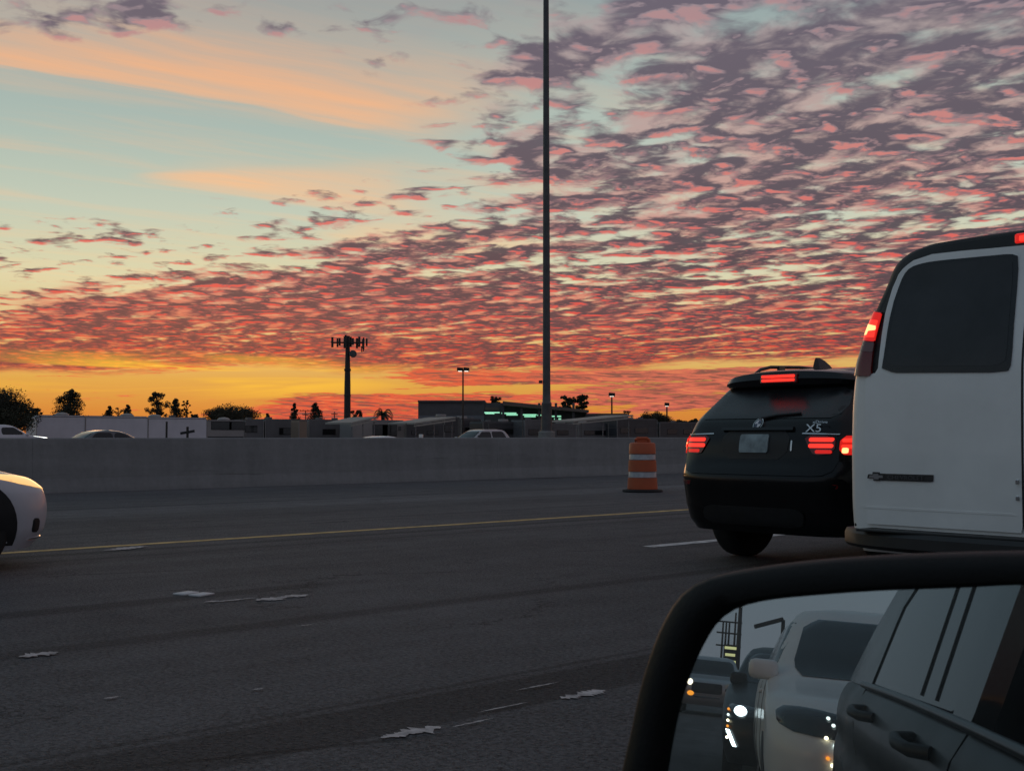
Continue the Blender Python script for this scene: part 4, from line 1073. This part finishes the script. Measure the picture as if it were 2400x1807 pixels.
# ================================================================ traffic on the far carriageway (only roofs show over the wall)
def far_car(px, L, label, paint, kind, z=0, lamps=None, name='far_car', cat='car', rz=math.pi):
    p = lat(px, L); p.z = z
    return car(name, label, cat, p, rz, paint, kind, 'cars passing beyond the wall', lamps, detail=False)
far_car(402, 46, 'low dark sedan passing beyond the wall before the white trailers', grey_paint, 'sedan', -.06, {'head': head_soft}, rz=0)
fs = far_car(112, 68, 'pale SUV with a lit headlamp beyond the wall at the far left', rv_white, 'suv', .04, {'head': glass_mid}, cat='SUV', rz=0)
S_, yo_ = t_S[fs.name]
lampspot(fs, S_, yo_, 'lamp_beam', head_soft, circle(.80, .99, .14, 16, .12), .03)
far_car(1050, 58, 'dark glassed silver car beyond the wall near the tall pole', silver_paint, 'suv', -.16, {'head': glass_mid})
far_car(762, 44, 'low white car of which only a sliver of roof shows over the wall', white_paint, 'sedan', -.285, {'head': glass_mid})

# ================================================================ recreational vehicles in the yard
def rv(px0, px1, L, top, label, body_m, windows=(), roof_bits=(), name='travel_trailer', cat='trailer', group='trailers parked in the yard', deep=2.4, door=None, stripe=None, wheels=True, rake=0):
    a, b = lat(px0, L), lat(px1, L); ln = (b-a).length
    Z = depth_lat((px0+px1)/2, L); h = height(top, Z)
    t = thing(name, label, cat, a, math.pi/2, group)            # local x runs along the road, local y away from it
    prof = [(0, .45), (0, h-.18), (.10, h-.03), (.30, h), (ln-.30-rake, h), (ln-.10-rake, h-.03), (ln-rake*.8, h-.18), (ln, .9 if rake else .45), (ln, .45)]
    MB().loft([[Vector((x, y, z)) for x, z in prof] for y in (0, deep)]).out('body', body_m, t, smooth=30)
    MB().box((ln/2, deep/2, h+.015), (ln*.97-rake, deep*.96, .05), None, .01).out('roof_skin', rv_grey, t)
    MB().box((ln/2, -.012, h-.10), (ln*.98-rake, .03, .05)).out('gutter', rv_grey, t)
    for u, w, z0, z1 in windows:
        f = MB().box((u*ln, -.015, (z0+z1)/2), (w, .04, z1-z0), None, .012).out('window', black_trim, t)
        MB().box((u*ln, -.037, (z0+z1)/2), (w-.10, .012, z1-z0-.10)).out('pane', glass_dark, f)
    for u, kind in roof_bits:
        if kind == 'dome': MB().lathe([(.62, 0), (.60, .10), (.42, .22), (.15, .27), (.01, .28)], 18).out('roof_vent', rv_cream, t, smooth=50, loc=(u*ln, deep/2, h+.03))
        if kind == 'ac': MB().box((u*ln, deep/2, h+.18), (1.0, .75, .32), None, .07).out('air_conditioner', rv_cream, t, smooth=40)
        if kind == 'box': MB().box((u*ln, deep/2, h+.12), (.5, .5, .22), None, .03).out('roof_vent', rv_grey, t)
    if door is not None:
        d = MB().box((door*ln, -.012, 1.45), (.72, .03, 1.85), None, .01).out('door', body_m, t)
        MB().box((door*ln, -.03, 1.95), (.40, .01, .45)).out('door_window', glass_dark, d)
    if stripe: MB().box((ln/2, -.006, 1.05), (ln*.96, .02, .16)).out('stripe', stripe, t)
    for u in (0.002, .998):
        MB().box((u*ln, -.01, h*.5+.2), (.05, .04, h-.55)).out('corner_trim', rv_cream, t)
    if wheels:
        for u in (.55, .66): MB().lathe([(.2, -.1), (.36, -.1), (.38, 0), (.36, .1), (.2, .1)], 18, axis='y').out('wheel', rubber, t, loc=(u*ln, .05, .38))
    MB().box((ln/2, deep/2, .42), (ln*.9, deep*.8, .14)).out('chassis', black_trim, t)
    return t
LY = 104
rv(86, 200, LY, 974, 'leftmost of the three long white trailers behind the wall', rv_white, (), ((.62, 'dome'),), door=None)
rv(201, 347, LY, 976, 'middle of the three long white trailers behind the wall', rv_white, (), ((.75, 'dome'),), door=None)
rv(348, 485, LY, 979, 'rightmost of the three long white trailers behind the wall', rv_white, (), ((.2, 'dome'), (.5, 'box')), door=None)
rv(486, 573, LY, 985, 'cream motorhome with two rounded windows behind the wall', rv_cream, ((.38, 2.2, 1.75, 2.55), (.80, 1.8, 1.75, 2.55)), ((.6, 'dome'),), name='motorhome', cat='motorhome', stripe=rv_dark)
rv(576, 618, LY, 984, 'grey camper with a spare wheel cover next to the cream motorhome', rv_grey, ((.3, 1.4, 1.5, 2.2),), ((.5, 'box'),), name='camper', cat='camper')
rv(622, 697, LY, 983, 'dark grey trailer with a pale awning bar left of the tan panel', rv_grey, ((.7, 2.0, 1.3, 2.0),), ((.3, 'box'),))
rv(701, 720, LY-3, 984, 'narrow tan box trailer end standing upright between grey trailers', rv_tan, (), (), name='box_trailer', deep=1.5, wheels=False)
rv(724, 818, LY, 984, 'long plain grey trailer behind the cell mast', rv_grey, ((.5, 1.6, 1.3, 1.9),), ((.4, 'box'), (.8, 'box')))
rv(828, 948, LY-4, 985, 'pale trailer with two tall dark windows beside the palm', rv_cream, ((.52, 1.9, 1.15, 2.35), (.70, 1.9, 1.15, 2.35)), ((.25, 'box'),), door=.9)
rv(951, 1040, LY, 993, 'low dark trailer under the pale sloping awning left of the building', rv_dark, ((.3, 1.6, 1.3, 1.8), (.7, 1.6, 1.3, 1.8)), ((.5, 'box'),))
rv(1042, 1078, LY, 978, 'tall dark motorhome in front of the grey building', rv_dark, ((.3, 1.5, 1.6, 2.4),), ((.2, 'ac'),), name='motorhome', cat='motorhome')
rv(1082, 1128, LY+4, 982, 'dark trailer with roof units in front of the grey building', rv_dark, ((.5, 2.0, 1.4, 2.2),), ((.35, 'ac'), (.8, 'box')))
rv(1132, 1222, LY, 989, 'dark trailer below the green lit canopy', rv_dark, ((.25, 1.6, 1.4, 2.2), (.6, 2.4, 1.4, 2.0)), ((.3, 'box'), (.7, 'ac')))
rv(1230, 1270, LY-2, 984, 'dark camper just left of the tall pole', rv_grey, ((.5, 1.6, 1.3, 2.0),), ((.6, 'box'),), name='camper', cat='camper')
rv(1296, 1352, LY, 993, 'dark grey trailer just right of the tall pole', rv_grey, ((.4, 2.0, 1.3, 1.9),), ((.6, 'ac'),))
rv(1356, 1440, LY+2, 992, 'grey trailer with a raked nose below the second lamp post', rv_grey, ((.3, 2.0, 1.3, 1.9), (.6, 2.0, 1.3, 1.9)), ((.3, 'dome'),), rake=1.2)
rv(1446, 1540, LY, 982, 'large dark motorhome right of the canopy', rv_dark, ((.2, 2.0, 1.5, 2.3), (.6, 2.6, 1.5, 2.3)), ((.4, 'box'), (.75, 'box')), name='motorhome', cat='motorhome')
rv(1546, 1640, LY, 990, 'dark trailer at the right end of the yard beside the black SUV', rv_dark, ((.3, 2.0, 1.4, 2.1), (.7, 2.0, 1.4, 2.1)), ((.5, 'box'),))
# pale sloping shade roofs on posts
def shade(px0, py0, px1, py1, L, label, th=.16):
    Z0, Z1 = depth_lat(px0, L), depth_lat(px1, L); a, b = lat(px0, L), lat(px1, L)
    z0, z1 = height(py0, Z0), height(py1, Z1); ln = (b-a).length
    t = thing('shade_canopy', label, 'canopy', a, math.pi/2, 'pale shade roofs in the yard')
    MB().loft([[Vector((0, y, z0)), Vector((ln, y, z1)), Vector((ln, y, z1+th)), Vector((0, y, z0+th))] for y in (-1.5, 3.0)]).out('roof_sheet', awning_m, t)
    MB().loft([[Vector((0, y, z0-th*1.6)), Vector((ln, y, z1-th*1.6)), Vector((ln, y, z1-th*.6)), Vector((0, y, z0-th*.6))] for y in (-1.52, -1.40)]).out('edge_beam', awning_m, t)
    for u in (.06, .5, .94):
        MB().tube([(u*ln, -1.3, 0), (u*ln, -1.3, z0+(z1-z0)*u-.1)], .06, 8).out('post', steel, t)
shade(950, 995, 1046, 981, LY-8, 'pale sloping shade roof left of the grey building')
shade(1322, 990, 1462, 976, LY-8, 'pale sloping shade roof right of the tall pole')
shade(803, 994, 862, 981, LY-8, 'short tilted awning left of the pale trailer with two windows')

# chain-link fence along the yard: posts, rail, sagging mesh wires
def fence():
    L = 60; t = thing('chain_link_fence', 'dark chain-link fence on posts between wall and yard', 'fence', lat(960, L))
    base = lat(960, L); r = random.Random(3)
    y = 0
    pm = mat('fence post', (.10, .10, .10, 1), .6, .4)
    for px in (952, 1075, 1145, 1225, 1296, 1362, 1426, 1545, 1620):
        q = lat(px, L) - base
        MB().tube([(q.x, q.y, 0), (q.x, q.y, height(978 if px in (1075, 1225) else 992, depth_lat(px, L)))], .035, 8).out('post', pm, t)
    q0, q1 = lat(952, L)-base, lat(1640, L)-base
    for z in (1.15, 1.75):
        MB().tube([(0, q0.y, z), (0, q1.y, z)], .012, 6).out('rail', pm, t)
fence()

# a black cross-shaped sign back on a post, and a small white pipe on the wall's far side
p = lat(440, 52)
t = thing('cross_post', 'black cross-shaped post standing before the white trailers', 'post', p)
Z = depth_lat(440, 52)
MB().box((0, 0, height(1000, Z)/2), (.09, .09, height(1000, Z)), None, .01).out('post', black_trim, t)
rt = Matrix.Rotation(R(YAW), 3, 'Z') @ Matrix.Rotation(R(-10), 3, 'Y')
MB().box((0, 0, height(1013, Z)), (34/CF*Z, .05, 6/CF*Z), rt, .01).out('crossbar', black_trim, t)
p = lat(987, 26); Z = depth_lat(987, 26)
o = MB().lathe([(.06, 0), (.06, height(1018, Z)-.01), (.045, height(1018, Z)), (.001, height(1018, Z))], 14).out('vent_pipe', white_paint, smooth=40, loc=p); tag(o, 'short white pipe showing over the wall left of the pale car', 'pipe')
p = lat(391, 54); Z = depth_lat(391, 54)
o = MB().box((0, 0, height(988, Z)/2), (.08, .08, height(988, Z)), None, .01).out('marker_post', black_trim, loc=p); tag(o, 'thin dark upright post in front of the white trailers', 'post')

# ================================================================ poles
def high_mast():
    L = 52; Z = depth_lat(1281, L); p = lat(1281, L)
    t = thing('light_pole', 'very tall grey pole rising out of the picture', 'pole', p)
    zb_ = height(1011, Z)
    MB().lathe([(.50, 0), (.50, zb_-.05), (.46, zb_), (.01, zb_)], 24).out('footing', concrete_foot, t, smooth=30)
    MB().lathe([(.40, zb_), (.40, zb_+.05), (.26, zb_+.05), (.01, zb_+.05)], 20).out('base_plate', steel, t, smooth=30)
    z2 = height(946, Z)
    MB().lathe([(.335, zb_+.03), (.33, zb_+.4), (.305, z2-.05), (.315, z2), (.25, z2+.1), (.235, z2+.6), (.15, 34), (.01, 34)], 24).out('shaft', pole_grey, t, smooth=40)
    MB().box((RV*-.36) + Vector((0, 0, height(895, Z))), (.22, .22, .16), Matrix.Rotation(R(YAW), 3, 'Z'), .02).out('bracket_box', dark_steel, t)
    h = MB().lathe([(.2, 0), (.7, .1), (.75, .3), (.2, .45)], 20).out('lamp_ring', dark_steel, t, smooth=40, loc=(0, 0, 33.8))
high_mast()

def cell_mast():
    Z = 165.; p = pix(814, HOR, Z); p.z = 0; k = Z/CF
    t = thing('cell_mast', 'cell phone mast crowded with panel antennas and a round dish', 'mast', p)
    top = height(787, Z)
    MB().lathe([(8.5*k, 0), (7.2*k, height(900, Z)), (5.2*k, height(815, Z)), (5.0*k, top), (.01, top)], 18).out('shaft', dark_steel, t, smooth=40)
    for z in (height(870, Z), height(930, Z)):
        MB().lathe([(7.2*k, z), (8.0*k, z+.05), (8.0*k, z+.3), (6.8*k, z+.35)], 18).out('collar', dark_steel, t, smooth=30)
    rw = Matrix.Rotation(R(YAW), 3, 'Z')
    za = height(803, Z)
    # two arms with antennas: positions read across the crown
    for s_ in (0, 1):
        MB().box(rw @ Vector((0, (s_-.5)*1.2, za)), (76*k, .12, .12), rw).out('arm', dark_steel, t)
    r = random.Random(2)
    for i, (dx, hh, dz, w) in enumerate([(-34, 24, 0, 5), (-26, 20, 1, 4), (-17, 18, 1, 4.5), (-9, 28, 2, 5), (-3, 30, 2, 5), (5, 24, 3, 5), (14, 16, 2, 5), (20, 24, 0, 5), (29, 22, 2, 5), (34, 22, -2, 4), (39, 28, -3, 4), (43, 18, 2, 4), (-22, 12, -2, 3), (25, 12, -3, 4)]):
        MB().box(rw @ Vector((dx*k, ((i % 2)-.5)*1.6, za+dz*k)), (w*k, .25, hh*k), rw, .03).out('antenna_panel', dark_steel, t)
    d = MB().lathe([(.01, -.3), (8.5*k, -.25), (8.8*k, .1), (7*k, .35), (.01, .4)], 20, axis='y').out('dish', mat('dish grey', (.08, .075, .075, 1), .6), t, smooth=40)
    d.location = rw @ Vector((14*k, -.6, height(830, Z))); d.rotation_euler = (0, 0, R(YAW))
    MB().tube([rw @ Vector((36*k, 0, za-8*k)), rw @ Vector((37*k, 0, za-20*k)), rw @ Vector((33*k, 0, za-22*k)), rw @ Vector((33*k, 0, za-8*k))], .09, 6).out('cable_loop', dark_steel, t)
cell_mast()

def lot_lamp(px, py, Z, heads, label):
    p = pix(px, HOR, Z); p.z = 0; k = Z/CF
    t = thing('lot_lamp', label, 'lamp post', p, R(YAW), 'lot lamps against the sunset')
    h = height(py, Z)
    MB().tube([(0, 0, 0), (0, 0, h)], 2.4*k, 8, 1.7*k).out('post', dark_steel, t, smooth=50)
    for dx, w in heads:
        b = MB().box((dx*k, 0, h+.02), (w*k, .55, 8*k), Matrix.Rotation(R(4), 3, 'Y'), .04).out('lamp_head', dark_steel, t)
        MB().box((dx*k, -.02, h-4.2*k), (w*k*.6, .5, .9*k)).out('lamp_glass', lamp_white, b)
lot_lamp(1085, 866, 128, ((-7, 14), (8, 14)), 'twin headed lot lamp above the grey building')
lot_lamp(1434, 925, 190, ((0, 15),), 'single headed lot lamp right of the pair of pines')
lot_lamp(1563, 948, 240, ((0, 11),), 'single headed lot lamp furthest right, beside the black SUV')

def utility(px, py, Z, label, arms=((4, 30), (14, 16))):
    p = pix(px, HOR, Z); p.z = 0; k = Z/CF; t = thing('utility_pole', label, 'utility pole', p, R(YAW), 'utility poles on the skyline')
    h = height(py, Z); MB().tube([(0, 0, 0), (0, 0, h)], 1.4*k, 8, 1.0*k).out('post', bark, t)
    for dz, w in arms:
        MB().box((0, 0, h-dz*k), (w*k, .12, 1.6*k)).out('crossarm', bark, t)
        for s in (-.45, -.2, .2, .45): MB().box((s*w*k, 0, h-dz*k+1.6*k), (.12, .12, 1.6*k)).out('insulator', bark, t)
utility(716, 962, 230, 'utility pole with wide crossarm between two cypress trees', ((1, 28), (10, 14)))
utility(784, 965, 260, 'small utility pole just left of the cell mast', ((6, 14),))
def wire(pts, label):
    o = MB().tube(pts, .022, 5).out('power_line', black_trim); tag(o, label, 'power line')
def sag(a, b, s, n=10): return [a.lerp(b, i/n) - Vector((0, 0, s*4*(i/n)*(1-i/n))) for i in range(n+1)]
wire(sag(pix(1375, 945, 260), pix(1700, 955, 300), 1.2), 'thin sagging power line low in the orange sky on the right')
wire(sag(pix(716, 966, 230), pix(1000, 972, 260), .9), 'thin power line running right from the utility pole past the cell mast')

# ================================================================ building with lit canopy
def building():
    Z = 175.; k = Z/CF
    def P(px, py, dz=0): return pix(px, py, Z+dz)
    p = pix(980, HOR, Z); p.z = 0
    t = thing('store_building', 'low grey flat roofed building with green lit canopy', 'building', p, R(YAW))
    X = lambda px: (px-980)*k
    H = lambda py: height(py, Z)
    MB().box((X(1058), 8, H(941)/2), (X(1136)-X(980), 16, H(941))).out('wall', wall_grey, t)
    MB().box((X(1058), -.05, H(974)/2), (X(1136)-X(980)-.1, .12, H(974)), None).out('lower_wall', wall_pale, t)
    MB().box((X(1058), 7.9, H(940.5)), (X(1137)-X(979.5), 16.4, .25)).out('parapet', wall_grey, t)
    MB().box((X(1158), 8, H(944)/2), (X(1179)-X(1137), 15.8, H(944))).out('wall', wall_grey, t)
    # sloping canopy: fascia, soffit, columns
    a0, a1 = X(1179), X(1374); z0, z1 = H(943), H(964)
    MB().loft([[Vector((a0, y, z0-9*k)), Vector((a1, y, z1-5*k)), Vector((a1, y, z1+1*k)), Vector((a0, y, z0))] for y in (-6, 10)]).out('canopy_fascia', wall_brown, t)
    MB().loft([[Vector((a0, y, 0)), Vector((a1, y, 0)), Vector((a1, y, z1-3*k)), Vector((a0, y, z0-6*k))] for y in (1, 8)]).out('back_wall', wall_grey, t)
    MB().box(((X(1137)+X(1170))/2, -.06, H(958)), (X(1170)-X(1137), .1, 7*k)).out('sign_band', wall_brown, t)
    for px in (1180, 1222, 1262, 1300, 1340):
        MB().box((X(px), -5, H(985)/2+2), (.35, .35, H(968)-.3), None, .02).out('column', wall_grey, t)
    for x0, x1, y in ((1137, 1172, 968.5), (1139, 1160, 970.5), (1176, 1210, 970), (1187, 1213, 973.5), (1222, 1256, 973.5), (1228, 1254, 977.5), (1258, 1269, 974.5), (1290, 1312, 977), (1296, 1300, 983), (1306, 1312, 983)):
        MB().box(((X(x0)+X(x1))/2, -4.6, H(y)), (X(x1)-X(x0), .3, 3.0*k), None, .02).out('light_tube', tube_green, t)
    # long low wing to the right
    MB().box(((X(1372)+X(1470))/2, 6, H(969)/2), (X(1470)-X(1372), 12, H(969))).out('wing', wall_grey, t)
    MB().box(((X(1400)+X(1470))/2, -.05, H(972)), (X(1470)-X(1400), .2, 6*k)).out('wing_fascia', wall_brown, t)
    for px in (996, 1022, 1100):
        MB().box((X(px), 3, H(938.6)), (6*k, 1.5, 3*k), None, .05).out('roof_unit', rv_grey, t)
building()

# ================================================================ trees
def leafy(mb, c, r, n, rng, size, flat=1.0):
    for _ in range(n):
        d = Vector((rng.gauss(0, 1), rng.gauss(0, 1), rng.gauss(0, 1)))
        d = d.normalized()*(rng.random()**.45)*r; d.z *= flat; p = c+d
        s = size*rng.uniform(.6, 1.4)
        a = Vector((rng.gauss(0, 1), rng.gauss(0, 1), rng.gauss(0, 1))).normalized(); b = a.orthogonal().normalized(); q = a.cross(b)
        mb.poly([p+b*s, p+q*s*.6, p-b*s, p-q*s*.6])
def tree(px, top, wpx, Z, shape, label, m=leaf, base=None, seed=0, leafpx=1.6, fill=1.0):
    rng = random.Random(seed+int(px)); p = pix(px, HOR, Z); p.z = 0; k = Z/CF
    H = height(top, Z); W = wpx*k*.62; b0 = height(base, Z) if base else H*.18; ls = leafpx*k
    t = thing('tree', label, 'tree', p, 0, 'trees on the skyline')
    tr = MB(); tr.tube([(0, 0, 0), (rng.uniform(-.2, .2), 0, H*.35), (rng.uniform(-.3, .3), 0, H*.62), (0, 0, H*.9)], max(.12, W*.12), 8, .05)
    cr = MB()
    clumps = []
    if shape == 'dome':
        for _ in range(int(26*fill)+8):
            a = rng.uniform(0, 6.28); rr = math.sqrt(rng.random())*W*.86; u = rr/W
            zc = b0 + (H-b0)*(.15 + .75*math.sqrt(max(.02, 1-u*u))*rng.uniform(.45, 1)); clumps.append((Vector((rr*math.cos(a), rr*math.sin(a), zc)), W*rng.uniform(.16, .30)))
        n = 170
    elif shape == 'cone':
        for i in range(int(22*fill)):
            u = (i+.5)/(22*fill); zc = b0+(H-b0)*u*.97; rr = W*(1-u)**.75*rng.uniform(.25, .8); a = rng.uniform(0, 6.28)
            clumps.append((Vector((rr*math.cos(a), rr*math.sin(a), zc)), max(W*.18, W*(1-u)*.60)))
        n = 120
    elif shape == 'column':
        for i in range(int(30*fill)):
            u = (i+.5)/(30*fill); zc = b0+(H-b0)*u*.96; rr = W*min(1, 1.25*(1-u)**.35)*rng.uniform(.15, .72); a = rng.uniform(0, 6.28)
            clumps.append((Vector((rr*math.cos(a), rr*math.sin(a), zc)), W*rng.uniform(.28, .42)*min(1, .35+1.6*(1-u))))
        n = 170
    else:                                   # airy: separate tufts on visible limbs
        for i in range(int(20*fill)):
            u = rng.uniform(.18, 1); zc = b0+(H-b0)*u*.96; rr = W*(1.0-.55*abs(u-.55))*rng.uniform(.15, .95); a = rng.uniform(0, 6.28)
            c = Vector((rr*math.cos(a), rr*math.sin(a), zc)); clumps.append((c, W*rng.uniform(.14, .26)))
        n = 90
    for c, r in clumps:
        leafy(cr, c, r, int(n), rng, ls, .85)
        s0 = Vector((0, 0, max(H*.15, c.z-r*1.8-rng.uniform(0, H*.12))))
        tr.tube([s0, s0.lerp(c, .55)+Vector((0, 0, .1)), c], max(.05, W*.035), 5, .03)
    tr.out('trunk', bark, t, smooth=60)
    cr.out('crown', m, t)
    return t
tree(-12, 897, 165, 96, 'dome', 'large dense tree filling the left edge above the wall', leaf, 1060, 1, 1.9, 6)
tree(80, 951, 34, 108, 'dome', 'small round bush at the foot of the large left tree', leaf, 1000, 2, 1.4, 1.2)
tree(163, 912, 80, 190, 'column', 'tall dense round topped tree behind the first white trailer', leaf, 1010, 3, 1.7, 1.9)
tree(257, 952, 34, 200, 'cone', 'small conical tree left of the bare twiggy shrub', leaf, 990, 4, 1.3)
tree(278, 956, 30, 205, 'airy', 'thin bare twiggy shrub between two small conical trees', leaf2, 985, 5, .8, .7)
tree(299, 949, 34, 200, 'cone', 'small pointed conical tree right of the bare twiggy shrub', leaf, 990, 6, 1.3)
tree(368, 919, 50, 180, 'airy', 'open pine with see-through tufts behind the third trailer', leaf, 985, 7, 1.5, 1.9)
tree(411, 934, 46, 190, 'cone', 'dark conical tree just right of the open pine', leaf, 990, 8, 1.5, 1.2)
tree(437, 934, 22, 190, 'airy', 'skinny ragged tree with a tall thin top', leaf, 990, 9, 1.2, .9)
tree(455, 966, 18, 190, 'dome', 'tiny round shrub on the roof line of the third trailer', leaf, 990, 10, 1.2, .6)
tree(543, 950, 112, 220, 'dome', 'wide low domed tree clump against the red cloud', leaf2, 1000, 11, 1.6, 2.2)
tree(627, 969, 30, 220, 'cone', 'very small pointed tree right of the wide clump', leaf, 995, 12, 1.2, .7)
tree(690, 944, 32, 200, 'cone', 'slim cypress left of the crossarm pole', leaf, 995, 13, 1.4, 1.2)
tree(739, 944, 44, 200, 'cone', 'ragged cypress right of the crossarm pole', leaf, 995, 14, 1.5, 1.1)
tree(833, 961, 30, 200, 'airy', 'loose little tree right of the cell mast', leaf2, 995, 15, 1.2, 1.0)
tree(1162, 930, 28, 240, 'airy', 'small tufted treetop over the roof of the building', leaf, 952, 16, 1.5, 1.0)
tree(1330, 929, 38, 215, 'airy', 'left one of the pair of tufted pines behind the canopy', leaf, 965, 17, 1.7, 1.7)
tree(1363, 926, 38, 215, 'airy', 'right one of the pair of tufted pines behind the canopy', leaf, 965, 18, 1.7, 1.8)
tree(1530, 966, 70, 190, 'dome', 'broad low bush right of the canopy', leaf2, 1003, 19, 1.4, 1.6)
tree(1472, 962, 26, 200, 'airy', 'sparse twiggy top between the canopy and the broad bush', leaf2, 980, 20, .7, .5)
tree(1590, 984, 40, 190, 'dome', 'low scrubby bush below the furthest lot lamp', leaf2, 1003, 21, 1.3, 1.0)
tree(1628, 980, 26, 185, 'dome', 'low round bush beside the roof of the black SUV', leaf, 1003, 22, 1.3, .8)
def palm(px, top, Z, label):
    rng = random.Random(4); p = pix(px, HOR, Z); p.z = 0; k = Z/CF; hub = height(972, Z)
    t = thing('palm_tree', label, 'palm tree', p, R(YAW))
    MB().tube([(0, 0, 0), (.1, 0, hub*.5), (0, 0, hub)], .28, 8, .22).out('trunk', bark, t, smooth=50)
    for i in range(26):
        a = rng.uniform(0, 6.28); lift = rng.uniform(-.2, 2.6); ln = rng.uniform(24, 36)*k
        mb = MB(); prev = None
        d = Vector((math.cos(a), math.sin(a)*.8, 0)); pts = []
        for j in range(9):
            u = j/8; pts.append(Vector((0, 0, hub)) + d*(ln*u*(1-.15*u)) + Vector((0, 0, ln*(lift*u*.75 - (.55+lift*.35)*u*u*1.3))))
        mb.tube(pts, .05, 5, .015)
        for j in range(1, 9):
            q = pts[j]; tdir = (pts[j]-pts[j-1]).normalized(); sd = tdir.cross(Vector((0, 0, 1))).normalized()
            for s in (-1, 1):
                for off in (0, .5):
                    q2 = pts[j-1].lerp(pts[j], off+.3)
                    tip = q2 + sd*s*ln*.22*(1-.4*j/8) + tdir*ln*.10 - Vector((0, 0, ln*.10))
                    mb.poly([q2, q2+tdir*.09*ln*.5, tip])
        mb.out('frond', leaf3, t)
palm(897, 950, 150, 'palm with drooping fronds behind the pale trailer')
